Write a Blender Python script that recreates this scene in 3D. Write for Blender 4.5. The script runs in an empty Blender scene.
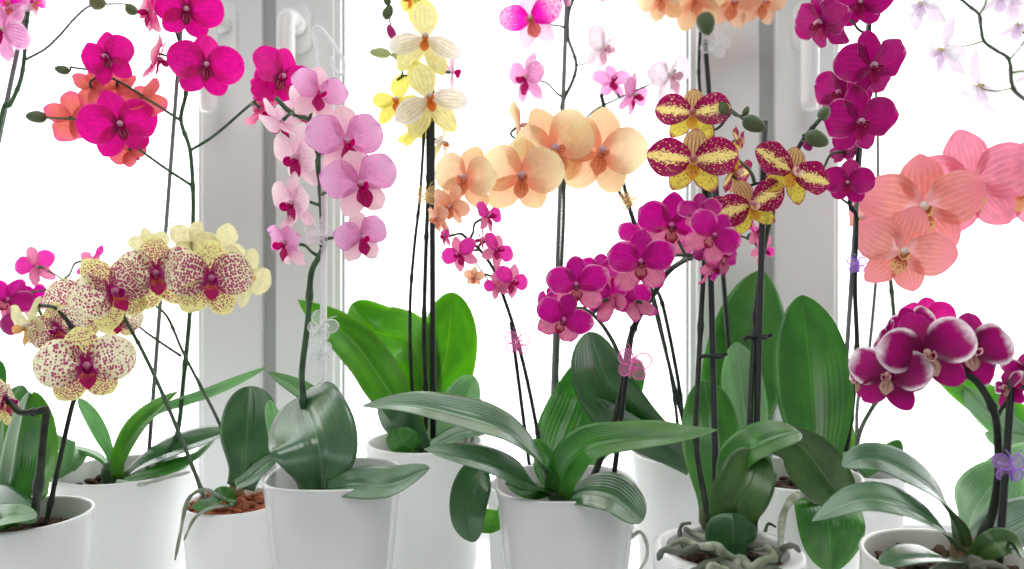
import bpy, math, random
from mathutils import Vector as V, Matrix
random.seed(7)
F = 740.0            # focal length in pixels of a 1024 wide frame
CZ = 0.35            # camera height above the sill
PI = math.pi
COL = bpy.context.scene.collection
R = math.radians

def at(x, y, d):
    return V(((x - 512) / F * d, d, CZ - (y - 284.5) / F * d))

# ------------------------------------------------------------------ node helpers
def mat(name):
    m = bpy.data.materials.new(name); m.use_nodes = True
    nt = m.node_tree; nt.nodes.clear()
    out = nt.nodes.new('ShaderNodeOutputMaterial')
    return m, nt, out

class N:
    def __init__(s, nt): s.nt = nt
    def n(s, t, **k):
        x = s.nt.nodes.new(t)
        for a, b in k.items(): setattr(x, a, b)
        return x
    def l(s, a, b): s.nt.links.new(a, b)
    def val(s, sock, v):
        if isinstance(v, bpy.types.NodeSocket): s.l(v, sock)
        else: sock.default_value = v
    def m(s, op, a, b=0.0, c=0.0, clamp=False):
        x = s.n('ShaderNodeMath', operation=op, use_clamp=clamp)
        s.val(x.inputs[0], a); s.val(x.inputs[1], b); s.val(x.inputs[2], c)
        return x.outputs[0]
    def mix(s, f, a, b):
        x = s.n('ShaderNodeMix', data_type='RGBA')
        s.val(x.inputs[0], f)
        for i, c in ((6, a), (7, b)):
            s.val(x.inputs[i], c if isinstance(c, bpy.types.NodeSocket) else (c[0], c[1], c[2], 1))
        return x.outputs[2]
    def noise(s, vec, sc, det=2.0, rough=.5):
        x = s.n('ShaderNodeTexNoise'); x.inputs['Scale'].default_value = sc
        x.inputs['Detail'].default_value = det; x.inputs['Roughness'].default_value = rough
        if vec is not None: s.l(vec, x.inputs['Vector'])
        return x.outputs['Fac']
    def ss(s, v, a, b):
        x = s.n('ShaderNodeMapRange', interpolation_type='SMOOTHSTEP')
        s.val(x.inputs[0], v); x.inputs[1].default_value = a; x.inputs[2].default_value = b
        return x.outputs[0]
    def uv(s):
        t = s.n('ShaderNodeUVMap'); t.uv_map = 'uv'
        x = s.n('ShaderNodeSeparateXYZ'); s.l(t.outputs[0], x.inputs[0])
        return t.outputs[0], x.outputs[0], x.outputs[1]
    def comb(s, x, y, z=0.0):
        c = s.n('ShaderNodeCombineXYZ')
        s.val(c.inputs[0], x); s.val(c.inputs[1], y); s.val(c.inputs[2], z)
        return c.outputs[0]

def simple(name, col, rough=.4, spec=.5, noise=0, nscale=60, col2=None, trans=0, bump=0):
    m, nt, out = mat(name); n = N(nt)
    b = n.n('ShaderNodeBsdfPrincipled')
    b.inputs['Roughness'].default_value = rough
    b.inputs['Specular IOR Level'].default_value = spec
    geo = n.n('ShaderNodeTexCoord').outputs['Object']
    if col2 is not None:
        f = n.ss(n.noise(geo, nscale, 4), .35, .65)
        n.l(n.mix(f, col, col2), b.inputs['Base Color'])
    else: b.inputs['Base Color'].default_value = (*col, 1)
    if bump:
        bp = n.n('ShaderNodeBump'); bp.inputs['Strength'].default_value = bump; bp.inputs['Distance'].default_value = .001
        n.l(n.noise(geo, nscale, 4), bp.inputs['Height']); n.l(bp.outputs[0], b.inputs['Normal'])
    if trans:
        t = n.n('ShaderNodeBsdfTranslucent'); t.inputs[0].default_value = (*col, 1)
        x = n.n('ShaderNodeMixShader'); x.inputs[0].default_value = trans
        n.l(b.outputs[0], x.inputs[1]); n.l(t.outputs[0], x.inputs[2]); n.l(x.outputs[0], out.inputs[0])
    else: n.l(b.outputs[0], out.inputs[0])
    return m

def petal_mat(name, base, vein=None, spots=None, edge=None, centre=None, mid=None, tint=None, trans=.5, rough=.5, body=None, streak=.02):
    """base colour; vein=(colour, count, amount); spots=(colour, density, cut); edge=(colour, start); centre=(colour, reach)"""
    m, nt, out = mat(name); n = N(nt)
    uvv, u, v = n.uv()
    obj = n.n('ShaderNodeObjectInfo').outputs['Random']
    au = n.m('ABSOLUTE', n.m('SUBTRACT', n.m('MULTIPLY', u, 2.0), 1.0))
    wob = n.noise(n.comb(n.m('MULTIPLY', u, 6.0), n.m('MULTIPLY', v, 6.0), n.m('MULTIPLY', obj, 20.0)), 1.0, 3)
    c = n.mix(n.ss(wob, .3, .7), base, tuple(x * .82 for x in base))
    if tint:      # second body colour that grows from the base of the petal to its tip
        c = n.mix(n.ss(n.m('ADD', v, n.m('MULTIPLY', n.m('SUBTRACT', wob, .5), .5)), tint[1], tint[2]), c, tint[0])
    if body:      # blotches of a second colour through the middle band
        f = n.m('MULTIPLY', n.ss(au, body[1], 0.0), n.ss(v, .0, .12))
        sp = n.noise(n.comb(n.m('MULTIPLY', u, 26.0), n.m('MULTIPLY', v, 20.0), n.m('MULTIPLY', obj, 30.0)), 1.0, 2)
        c = n.mix(n.ss(n.m('ADD', sp, n.m('MULTIPLY', f, .32)), .63, .68), c, body[0])
    if vein:
        s = n.m('SINE', n.m('MULTIPLY', n.m('ADD', u, n.m('MULTIPLY', wob, .05)), vein[1] * 2 * PI))
        f = n.m('MULTIPLY', n.ss(s, .35, 1.0), vein[2])
        f = n.m('MULTIPLY', f, n.ss(v, 1.02, .55))
        c = n.mix(f, c, vein[0])
    if spots:
        vo = n.n('ShaderNodeTexVoronoi'); vo.inputs['Scale'].default_value = 1.0
        vo.inputs['Randomness'].default_value = .62
        n.l(n.comb(n.m('MULTIPLY', u, spots[1]), n.m('MULTIPLY', v, spots[1] * (1.25 if spots[1] > 12 else .85)), n.m('MULTIPLY', obj, 7.0)), vo.inputs['Vector'])
        cut = n.m('SUBTRACT', spots[2], n.m('MULTIPLY', v, spots[2] * .35))
        f = n.ss(n.m('SUBTRACT', vo.outputs['Distance'], cut), .06, -.06)
        c = n.mix(n.m('MULTIPLY', f, .92), c, spots[0])
    if centre:
        f = n.ss(n.m('ADD', v, n.m('MULTIPLY', n.m('SUBTRACT', wob, .5), .25)), centre[1], centre[1] * .35)
        c = n.mix(f, c, centre[0])
    if edge:
        r = n.m('MAXIMUM', au, n.m('MULTIPLY', v, .985))
        r = n.m('ADD', r, n.m('MULTIPLY', n.m('SUBTRACT', wob, .5), .2))
        r = n.m('ADD', r, n.m('MULTIPLY', n.m('SINE', n.m('MULTIPLY', u, 95.0)), streak))
        c = n.mix(n.m('MULTIPLY', n.ss(r, edge[1], edge[2] if len(edge) > 2 else edge[1] + .12), n.ss(v, .2, .45)), c, edge[0])
    d = n.n('ShaderNodeBsdfDiffuse'); n.l(c, d.inputs[0])
    t = n.n('ShaderNodeBsdfTranslucent'); n.l(c, t.inputs[0])
    g = n.n('ShaderNodeBsdfGlossy'); g.inputs['Roughness'].default_value = rough; g.inputs[0].default_value = (1, 1, 1, 1)
    x = n.n('ShaderNodeMixShader'); x.inputs[0].default_value = trans
    n.l(d.outputs[0], x.inputs[1]); n.l(t.outputs[0], x.inputs[2])
    y = n.n('ShaderNodeMixShader'); y.inputs[0].default_value = .02
    n.l(x.outputs[0], y.inputs[1]); n.l(g.outputs[0], y.inputs[2]); n.l(y.outputs[0], out.inputs[0])
    # fine cell relief along the veins
    bp = n.n('ShaderNodeBump'); bp.inputs['Strength'].default_value = .25; bp.inputs['Distance'].default_value = .0008
    n.l(n.m('SINE', n.m('MULTIPLY', u, 90.0)), bp.inputs['Height'])
    n.l(bp.outputs[0], d.inputs['Normal'])
    return m

def leaf_mat(name, dark, lightc, glow, trans=.35, rough=.32, spec=.5, coat=.0):
    m, nt, out = mat(name); n = N(nt)
    uvv, u, v = n.uv()
    obj = n.n('ShaderNodeObjectInfo').outputs['Random']
    wob = n.noise(n.comb(n.m('MULTIPLY', u, 3.0), n.m('MULTIPLY', v, 4.0), n.m('MULTIPLY', obj, 20.0)), 1.0, 3)
    c = n.mix(n.ss(wob, .3, .7), dark, lightc)
    s = n.m('SINE', n.m('MULTIPLY', u, 30 * PI))
    c = n.mix(n.m('MULTIPLY', n.ss(s, .0, 1.0), .13), c, tuple(x * .55 for x in dark))
    mr = n.ss(n.m('ABSOLUTE', n.m('SUBTRACT', u, .5)), .022, .0)
    c = n.mix(n.m('MULTIPLY', mr, .55), c, tuple(min(1, x * 1.9) for x in lightc))
    b = n.n('ShaderNodeBsdfPrincipled'); n.l(c, b.inputs['Base Color'])
    b.inputs['Roughness'].default_value = rough; b.inputs['Specular IOR Level'].default_value = spec
    b.inputs['Coat Weight'].default_value = coat; b.inputs['Coat Roughness'].default_value = .22
    bp = n.n('ShaderNodeBump'); bp.inputs['Strength'].default_value = .22; bp.inputs['Distance'].default_value = .001
    n.l(n.m('ADD', n.m('MULTIPLY', s, .4), wob), bp.inputs['Height']); n.l(bp.outputs[0], b.inputs['Normal'])
    t = n.n('ShaderNodeBsdfTranslucent')
    gc = n.mix(n.ss(wob, .3, .7), tuple(x * .72 for x in glow), glow)
    thin = n.m('MAXIMUM', n.ss(n.m('ABSOLUTE', n.m('SUBTRACT', u, .5)), .40, .5), mr)
    gc = n.mix(n.m('MULTIPLY', thin, .6), gc, (min(1, glow[0] * 1.9), min(1, glow[1] * 1.25), glow[2] * 1.5)); n.l(gc, t.inputs[0])
    x = n.n('ShaderNodeMixShader'); x.inputs[0].default_value = trans
    n.l(b.outputs[0], x.inputs[1]); n.l(t.outputs[0], x.inputs[2]); n.l(x.outputs[0], out.inputs[0])
    return m

def clear_mat(name, tint, op=.35):
    m, nt, out = mat(name); n = N(nt)
    b = n.n('ShaderNodeBsdfPrincipled'); b.inputs['Base Color'].default_value = (*tint, 1); b.inputs['Roughness'].default_value = .08
    t = n.n('ShaderNodeBsdfTransparent'); t.inputs[0].default_value = (*[.6 + .4 * c for c in tint], 1)
    x = n.n('ShaderNodeMixShader'); x.inputs[0].default_value = op
    n.l(t.outputs[0], x.inputs[1]); n.l(b.outputs[0], x.inputs[2]); n.l(x.outputs[0], out.inputs[0])
    return m

M = {}
M['pot'] = simple('white glazed pot', (.80, .81, .80), .22, .5)
M['pot_grey'] = simple('light grey glossy pot', (.66, .67, .665), .16, .6)
M['pot_matt'] = simple('white plastic pot', (.88, .89, .885), .38, .4)
M['pot_cream'] = simple('cream white pot', (.83, .83, .78), .3, .5)
M['frame'] = simple('white window profile', (.78, .81, .795), .35, .4)
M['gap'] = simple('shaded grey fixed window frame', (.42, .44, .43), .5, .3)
M['gasket'] = simple('grey window gasket', (.30, .31, .31), .6, .3)
M['handle'] = simple('white handle', (.86, .87, .86), .25, .5)
M['sill'] = simple('white sill', (.88, .89, .89), .18, .5)
M['bark_red'] = simple('red brown bark', (.42, .12, .05), .8, .2, col2=(.18, .05, .025), nscale=120, bump=.6)
M['bark_dark'] = simple('dark bark', (.11, .065, .04), .85, .2, col2=(.03, .02, .015), nscale=120, bump=.6)
M['stem'] = simple('green flower stem', (.055, .13, .055), .45, .4, col2=(.03, .07, .035), nscale=90)
M['stem_dark'] = simple('dark flower stem', (.026, .040, .022), .5, .3, col2=(.010, .014, .010), nscale=70)
M['stem_grey'] = simple('grey green flower stem', (.09, .13, .085), .5, .3, col2=(.05, .08, .05), nscale=70)
M['stem_pale'] = simple('yellow green pedicel', (.30, .38, .12), .5, .3, col2=(.20, .28, .08), nscale=90, trans=.3)
M['stem_pink'] = simple('pinkish pedicel', (.42, .16, .18), .5, .3, col2=(.30, .22, .12), nscale=90, trans=.3)
M['stake_dark'] = simple('dark grey stake', (.014, .018, .018), .5, .3)
M['stake_grey'] = simple('grey stake', (.17, .175, .175), .5, .4)
M['bud'] = simple('green bud', (.16, .22, .08), .5, .4, col2=(.22, .22, .10), nscale=80, trans=.25)
M['bud_dark'] = simple('dark green bud', (.07, .12, .05), .5, .4, col2=(.12, .16, .07), nscale=80, trans=.15)
M['bud_pale'] = simple('pale green bud', (.5, .62, .28), .5, .4, col2=(.62, .62, .35), nscale=80, trans=.4)
M['bud_mag'] = simple('magenta bud', (.5, .02, .25), .5, .4, trans=.3)
M['root'] = simple('grey green root', (.34, .38, .30), .65, .3, col2=(.16, .20, .12), nscale=60, bump=.4)
M['root_dark'] = simple('dark root', (.07, .09, .06), .65, .3, col2=(.16, .17, .13), nscale=60, bump=.4)
M['root_pale'] = simple('pale root', (.55, .60, .55), .6, .3, col2=(.38, .44, .38), nscale=60, bump=.3)
M['sheath'] = simple('dry brown sheath', (.16, .09, .06), .7, .3, col2=(.30, .22, .12), nscale=60)
M['clip_pink'] = clear_mat('pink clear plastic', (.95, .25, .6), .6)
M['clip_yellow'] = clear_mat('amber clear plastic', (.9, .66, .3), .7)
M['clip_clear'] = clear_mat('clear plastic', (.95, .96, .97), .6)
M['clip_purple'] = clear_mat('violet clear plastic', (.55, .25, .9), .6)
M['clip_pink_wing'] = clear_mat('pink wing plastic', (.95, .45, .7), .22)
M['clip_yellow_wing'] = clear_mat('amber wing plastic', (.93, .78, .45), .25)
M['clip_clear_wing'] = clear_mat('clear wing plastic', (.97, .97, .98), .22)
M['clip_purple_wing'] = clear_mat('violet wing plastic', (.8, .6, .95), .22)
M['clip_black'] = M['stake_dark']

LF = {
 'dark':   leaf_mat('dark green leaf', (.025, .11, .035), (.055, .18, .055), (.12, .42, .04), .25, .30, .8, .5),
 'mid':    leaf_mat('green leaf', (.035, .17, .025), (.07, .26, .035), (.18, .58, .03), .36, .30, .7, .4),
 'bright': leaf_mat('backlit green leaf', (.06, .24, .02), (.13, .36, .02), (.30, .70, .02), .50, .32, .6, .2),  # brighter copy of the leaf green, backlight put into its colours
 'sheen':  leaf_mat('grey green glossy leaf', (.05, .16, .065), (.11, .25, .11), (.14, .40, .10), .20, .25, 1.0, 1.0),
 'pale':   leaf_mat('pale green leaf', (.22, .42, .22), (.33, .56, .30), (.38, .75, .30), .45, .35, .7, .3),
 'olive':  leaf_mat('olive green leaf', (.045, .12, .025), (.10, .20, .045), (.16, .40, .04), .25, .32, .6, .3),
}
PM = {}
def variety(k, petal, sepal=None, lip=None, lip2=None, column=None, ped='stem_pale', shape='round'):
    PM[k] = dict(petal=petal, sepal=sepal or petal, lip=lip, lip2=lip2 or lip, column=column, ped=M[ped], shape=shape)

g = petal_mat
lip_mag = g('magenta lip', (.55, .0, .16), vein=((.25, 0, .06), 3, .6), trans=.4)
lip_dark = g('dark crimson lip', (.30, .0, .07), vein=((.7, .25, .35), 3, .6), trans=.35)
lip_orange = g('orange lip', (.85, .26, .03), vein=((.60, .04, .02), 3, .7), trans=.45)
lip_peach = g('peach lip', (.86, .34, .17), vein=((.66, .07, .04), 4, .7), trans=.45)
lip_coral = g('speckled yellow lip', (.55, .04, .06), tint=((.93, .68, .30), .2, .6), spots=((.50, .02, .04), 6, .34), trans=.4)
lip_tiger = g('yellow orange lip', (.92, .50, .05), spots=((.55, .03, .05), 4, .30), trans=.4)
lip_cream = g('cream lip', (.72, .45, .34), vein=((.25, .02, .05), 3, .7), trans=.4)
lip_wine = g('wine lip', (.30, .0, .08), edge=((.85, .6, .6), .6, .8), trans=.3)
col_white = g('pinkish white column', (.85, .55, .68), trans=.3)
col_pale = g('white column', (.92, .86, .78), trans=.3)
col_mag = g('pale magenta column', (.80, .25, .55), trans=.3)

variety('magenta', g('magenta petal', (.80, .0, .30), vein=((.55, .0, .22), 7, .5), centre=((.28, .0, .09), .22), edge=((.95, .10, .50), .93, 1.05)),
        lip=lip_dark, lip2=lip_mag, column=col_white, ped='stem', shape='full')
variety('rose', g('rose petal', (.88, .10, .34), vein=((.62, .02, .2), 8, .5), tint=((.95, .42, .52), .3, 1.0)), lip=lip_mag, column=col_white, ped='stem', shape='lush')
variety('salmon', g('salmon petal', (.80, .20, .14), vein=((.74, .08, .14), 7, .6), edge=((.90, .08, .32), .8, 1.05), tint=((.82, .14, .22), .4, 1.0)), lip=lip_mag, column=M['stem'] and g('greenish back', (.55, .5, .3)), ped='stem', shape='full')
variety('speckled', g('speckled magenta petal', (.92, .55, .80), spots=((.72, .0, .34), 14, .62), centre=((.80, .0, .42), .85), edge=((.93, .72, .90), .93, 1.05)),
        g('pale speckled sepal', (.93, .68, .80), vein=((.75, .15, .45), 7, .6)), lip=g('amber crimson lip', (.80, .20, .16), vein=((.5, 0, .1), 3, .6)), column=col_pale, ped='stem')
variety('veined', g('pink veined petal', (.92, .45, .72), vein=((.72, .03, .38), 8, .8), edge=((.95, .75, .88), .8, 1.0)), lip=lip_mag, column=col_pale, ped='stem')
variety('blush', g('blush white petal', (.93, .84, .88), vein=((.82, .55, .68), 7, .45), edge=((.90, .68, .82), .75, 1.0)), lip=g('blush lip', (.85, .5, .62)), column=col_pale, ped='stem_pale', shape='round')
variety('lilac', g('lilac pink petal', (.88, .36, .66), vein=((.76, .20, .54), 9, .3), tint=((.88, .50, .76), .35, 1.0), edge=((.66, .16, .52), .93, 1.02)),
        g('pale pink sepal', (.90, .48, .66), vein=((.82, .32, .52), 7, .25), tint=((.93, .64, .70), .2, .9)), lip=lip_mag, lip2=g('crimson lip', (.70, .0, .20)), column=col_white, ped='stem', shape='lush'); PM['lilac']['ruffle'] = .07
variety('pearl', g('pearl pink petal', (.93, .60, .74), vein=((.85, .30, .55), 7, .35), tint=((.94, .78, .80), .3, 1.)), lip=lip_mag, column=col_white, ped='stem')
variety('yellow', g('yellow striped petal', (.90, .86, .66), vein=((.70, .36, .46), 6, .6), edge=((.84, .76, .80), .7, 1.05)),
        g('yellow striped sepal', (.92, .87, .36), vein=((.76, .48, .30), 6, .5), edge=((.92, .86, .22), .8, 1.0)), lip=lip_orange, column=col_pale, ped='stem_pale', shape='open')
variety('gold', g('yellow petal', (.93, .85, .18), vein=((.88, .66, .14), 7, .4)), lip=lip_orange, column=col_pale, ped='stem_pale', shape='open')
variety('peach', g('peach petal', (.93, .66, .40), vein=((.90, .46, .30), 8, .2), centre=((.92, .42, .28), .4), tint=((.93, .82, .50), .4, .95)),
        g('peach sepal', (.93, .58, .34), vein=((.90, .38, .24), 7, .35), tint=((.92, .66, .36), .4, 1.0)), lip=lip_peach, column=g('lilac white column', (.85, .70, .80)), ped='stem_dark', shape='full')
variety('apricot', g('apricot pink petal', (.93, .50, .30), vein=((.90, .32, .26), 8, .4), tint=((.93, .62, .44), .3, 1.0)), lip=lip_peach, column=col_white, ped='stem')
variety('cerise', g('cerise petal', (.84, .04, .42), vein=((.62, .0, .28), 7, .5), edge=((.93, .40, .66), .85, 1.05)),
        g('pink cerise sepal', (.88, .28, .46), vein=((.72, .06, .34), 7, .6)), lip=lip_mag, column=col_white, ped='stem_grey')
variety('orchid', g('magenta scalloped petal', (.62, .0, .30), vein=((.38, .0, .18), 7, .55), edge=((.90, .50, .70), .88, 1.04), streak=.07),
        g('magenta sepal', (.52, .0, .26), vein=((.34, .0, .16), 7, .5), edge=((.88, .35, .55), .90, 1.06)),
        lip=g('pink buff lip', (.84, .34, .38), edge=((.35, .0, .06), .5, .8)), lip2=lip_dark, column=col_mag, ped='stem_grey', shape='full')
PM['orchid']['low'] = g('pink sepal with magenta tip', (.82, .26, .40), vein=((.62, .04, .30), 8, .7), edge=((.62, .0, .32), .78, 1.0))
variety('tiger', g('maroon petal with yellow flecks', (.34, .0, .09), body=((.90, .76, .26), .55), edge=((.62, .05, .30), .92, 1.06), rough=.4),
        g('striped maroon yellow sepal', (.62, .42, .16), vein=((.30, .0, .07), 6, .95), edge=((.45, .0, .12), .86, 1.0)), lip=lip_tiger, lip2=g('white pink lip', (.93, .70, .60)), column=g('rosy column', (.80, .38, .36)), ped='stem_grey', shape='tiger')
 
PM['tiger']['low'] = g('yellow flecked sepal', (.84, .74, .10), spots=((.36, .0, .08), 10, .30), edge=((.36, .0, .1), .82, .98))
variety('fuchsia', g('dark fuchsia petal', (.42, .0, .17), vein=((.24, .0, .10), 7, .6), edge=((.90, .50, .70), .94, 1.04)), lip=lip_mag, lip2=lip_dark, column=col_white, ped='stem_grey', shape='full')
variety('coral', g('coral pink petal', (.86, .32, .27), vein=((.95, .60, .56), 9, .28), centre=((.94, .60, .60), .3), tint=((.90, .30, .36), .3, 1.0)),
        g('coral sepal', (.88, .27, .23), vein=((.93, .50, .45), 7, .45), tint=((.88, .30, .34), .3, 1.)), lip=lip_coral, lip2=lip_coral, column=col_pale, ped='stem_grey', shape='full')
variety('pinkcoral', g('pink coral petal', (.90, .28, .40), vein=((.95, .58, .62), 9, .3), centre=((.93, .5, .5), .2)), lip=lip_coral, column=col_pale, ped='stem_grey', shape='full')
variety('burgundy', g('burgundy petal with white edge', (.19, .0, .07), tint=((.34, .0, .14), .2, .7), edge=((.93, .82, .88), .72, .98), trans=.42, rough=.35),
        g('burgundy sepal', (.24, .0, .08), tint=((.40, .0, .17), .3, .9), edge=((.85, .4, .62), .95, 1.1), trans=.42), lip=lip_cream, lip2=lip_wine, column=g('buff column', (.80, .52, .46)), ped='stem_dark', shape='full')
variety('spotted', g('cream petal spotted burgundy', (.90, .87, .62), spots=((.36, .0, .12), 14, .60), centre=((.38, .0, .16), .24), edge=((.86, .84, .40), .90, 1.04)),
        g('yellow sepal spotted burgundy', (.84, .82, .34), spots=((.38, .0, .12), 13, .54), centre=((.40, .0, .16), .2), edge=((.86, .84, .34), .82, 1.0)), lip=g('crimson orange lip', (.80, .22, .05), tint=((.50, .0, .14), .15, .6)), lip2=g('purple lip lobe', (.38, .0, .18)), column=g('rose column', (.75, .32, .5)), ped='stem_pale', shape='full')
variety('cream', g('cream yellow petal', (.88, .84, .48), vein=((.75, .62, .42), 7, .3), spots=((.62, .25, .30), 14, .16)), lip=g('cream orange lip', (.85, .5, .2)), column=col_pale, ped='stem_pale')
variety('ghost', g('white lilac petal', (.95, .93, .96), vein=((.88, .76, .92), 7, .5), edge=((.92, .80, .93), .7, 1.0)),
        g('lilac sepal', (.93, .82, .93)), lip=g('lilac lip', (.86, .72, .90)), column=g('yellow column', (.9, .85, .4)), ped='stem_pale', shape='open')
variety('citron', g('citron white petal', (.92, .90, .55)), lip=g('citron lip', (.7, .6, .85)), column=col_pale, ped='stem_pale')

for k_, s_ in (('yellow', .62), ('gold', .7), ('tiger', .72), ('coral', .8), ('pinkcoral', .8), ('peach', .82), ('burgundy', .78), ('spotted', .80), ('fuchsia', .8), ('magenta', .68), ('orchid', .80)):
    PM[k_]['lipk'] = s_
for k_, s_ in (('orchid', .07), ('fuchsia', .06), ('coral', .045), ('pinkcoral', .045), ('speckled', .05), ('yellow', .05)):
    PM[k_]['ruffle'] = s_
for k_, s_ in (('orchid', 'frill'), ('coral', 'wing'), ('pinkcoral', 'wing'), ('burgundy', 'lush')):
    PM[k_]['shape'] = s_
# ------------------------------------------------------------------ object helpers
WL = {}
def link(name, verts, faces, m, parent, loc=None, uvs=None, smooth=True, kind=None, label=None):
    loc = V(loc) if loc is not None else (WL[parent.name] if parent else V((0, 0, 0)))
    me = bpy.data.meshes.new(name)
    me.from_pydata([V(v) - loc for v in verts], [], faces)
    if uvs:
        lay = me.uv_layers.new(name='uv')
        for l in me.loops: lay.data[l.index].uv = uvs[l.vertex_index]
    if smooth: me.polygons.foreach_set('use_smooth', [True] * len(me.polygons))
    me.materials.append(m); me.update()
    o = bpy.data.objects.new(name, me); COL.objects.link(o)
    if parent:
        o.parent = parent; o.location = loc - WL[parent.name]
    else: o.location = loc
    WL[o.name] = loc
    if kind: o['kind'] = kind
    if label: o['label'] = label
    return o

def thing(name, loc, label, cat, group=None):
    o = bpy.data.objects.new(name, None); COL.objects.link(o); o.location = loc; o.empty_display_size = .03
    o['label'] = label; o['category'] = cat
    if group: o['group'] = group
    WL[o.name] = V(loc)
    return o

def catmull(pts, n=6):
    P = [V(p) for p in pts]
    if len(P) < 3:
        return [P[0].lerp(P[-1], i / n) for i in range(n + 1)]
    out = []
    Q = [P[0] * 2 - P[1]] + P + [P[-1] * 2 - P[-2]]
    for i in range(1, len(Q) - 2):
        for j in range(n):
            t = j / n
            a, b, c, d = Q[i - 1], Q[i], Q[i + 1], Q[i + 2]
            out.append(.5 * ((2 * b) + (c - a) * t + (2 * a - 5 * b + 4 * c - d) * t * t + (3 * b - a - 3 * c + d) * t ** 3))
    out.append(P[-1])
    return out

def tube_geo(path, rad, sides=8, close=True):
    """path: list of Vectors; rad: number or function of t in 0..1"""
    rf = rad if callable(rad) else (lambda t: rad)
    vs, fs = [], []
    n = len(path); up = V((0, 1, 0.01)).normalized()
    for i, p in enumerate(path):
        T = (path[min(i + 1, n - 1)] - path[max(i - 1, 0)])
        T = T.normalized() if T.length > 1e-9 else V((0, 0, 1))
        a = T.cross(up)
        if a.length < .05: a = T.cross(V((1, 0, 0)))
        a.normalize(); b = a.cross(T).normalized()
        r = rf(i / (n - 1))
        for k in range(sides):
            w = 2 * PI * k / sides
            vs.append(p + (a * math.cos(w) + b * math.sin(w)) * r)
    for i in range(n - 1):
        for k in range(sides):
            k2 = (k + 1) % sides
            fs.append((i * sides + k, i * sides + k2, (i + 1) * sides + k2, (i + 1) * sides + k))
    if close:
        fs.append(tuple(range(sides))[::-1]); fs.append(tuple(range((n - 1) * sides, n * sides)))
    return vs, fs

def merge(*geos):
    V_, F_ = [], []
    for v, f in geos:
        o = len(V_); V_ += list(v); F_ += [tuple(i + o for i in q) for q in f]
    return V_, F_

def lathe_geo(prof, c, sides=64, power=2.0):
    """prof: list of (r, z); power>2 gives a rounded square section"""
    vs, fs = [], []
    for r, z in prof:
        for k in range(sides):
            a = 2 * PI * k / sides + PI / 4 * 0
            ca, sa = math.cos(a), math.sin(a)
            q = (abs(ca) ** power + abs(sa) ** power) ** (-1 / power)
            vs.append(V((c[0] + r * q * ca, c[1] + r * q * sa, c[2] + z)))
    for i in range(len(prof) - 1):
        for k in range(sides):
            k2 = (k + 1) % sides
            fs.append((i * sides + k, i * sides + k2, (i + 1) * sides + k2, (i + 1) * sides + k))
    fs.append(tuple(range(sides))[::-1]); fs.append(tuple(range((len(prof) - 1) * sides, len(prof) * sides)))
    return vs, fs

def blob_geo(c, rx, ry, rz, Rm=None, n=10, m=8, f=None):
    vs, fs = [], []
    Rm = Rm or Matrix.Identity(3)
    for i in range(m + 1):
        ph = PI * i / m
        for k in range(n):
            th = 2 * PI * k / n
            p = V((rx * math.sin(ph) * math.cos(th), ry * math.sin(ph) * math.sin(th), rz * math.cos(ph)))
            if f: p = f(p, ph, th)
            vs.append(V(c) + Rm @ p)
    for i in range(m):
        for k in range(n):
            k2 = (k + 1) % n
            fs.append((i * n + k, (i + 1) * n + k, (i + 1) * n + k2, i * n + k2))
    return vs, fs

# ------------------------------------------------------------------ petals and flowers
def petal_geo(L, W, peak=.55, fat=.5, cup=0., curl=0., ruffle=0., keel=.0, tip=0., seed=0, nu=10, nv=11, base=.10):
    """along +Z (length L), across X (full width W), front is -Y. cup>0: edges come forward; curl>0: tip bends back."""
    rnd = random.Random(seed); ph = rnd.random() * 6.28; ph2 = rnd.random() * 6.28
    a = math.log(.5) / math.log(peak)
    vs, fs, uv = [], [], []
    for j in range(nv + 1):
        t = (1 - math.cos(PI * j / nv)) / 2
        w = max(0., math.sin(PI * t ** a)) ** fat
        w = max(w, base * (1 - t) ** .5 if t < .5 else 0)
        if tip: w *= 1 - tip * max(0, t - .6) / .4
        for i in range(nu + 1):
            s = -1 + 2 * i / nu
            x = s * w * W / 2
            q = abs(s)
            y = -cup * W * (s * s) * w * .5 + curl * L * t * t + keel * W * (1 - q) * math.sin(PI * t)
            y += ruffle * W * (q ** 2 * math.sin(ph + t * 11 + (s > 0) * 2) + .6 * t ** 3 * math.sin(ph2 + s * 5)) * (w > .2)
            z = L * t + ruffle * W * .6 * q * q * t * math.sin(ph2 + 9 * t)
            vs.append(V((x, y, z))); uv.append(((s + 1) / 2, t))
    for j in range(nv):
        for i in range(nu):
            k = j * (nu + 1) + i
            fs.append((k, k + 1, k + nu + 2, k + nu + 1))
    return vs, fs, uv

SH = {  # (petal angle, length, width, peak) , (dorsal len,width), (lateral angle,len,width)
 'full':  dict(pa=76, pl=.50, pw=.54, pk=.52, pf=.5, dl=.47, dw=.36, la=143, ll=.46, lw=.34, tip=0),
 'lush':  dict(pa=68, pl=.50, pw=.50, pk=.55, pf=.5, dl=.47, dw=.34, la=146, ll=.46, lw=.32, tip=.05),
 'frill': dict(pa=70, pl=.50, pw=.44, pk=.56, pf=.5, dl=.46, dw=.33, la=140, ll=.48, lw=.34, tip=0),
 'wing':  dict(pa=74, pl=.53, pw=.50, pk=.52, pf=.6, dl=.50, dw=.36, la=148, ll=.48, lw=.32, tip=.1),
 'round': dict(pa=72, pl=.50, pw=.42, pk=.55, pf=.55, dl=.48, dw=.30, la=146, ll=.46, lw=.28, tip=.1),
 'open':  dict(pa=100, pl=.52, pw=.30, pk=.58, pf=.6, dl=.55, dw=.38, la=143, ll=.58, lw=.30, tip=.1),
 'tiger': dict(pa=80, pl=.50, pw=.43, pk=.56, pf=.52, dl=.36, dw=.26, la=142, ll=.42, lw=.25, tip=.15),
}
FC = [0]
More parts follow.
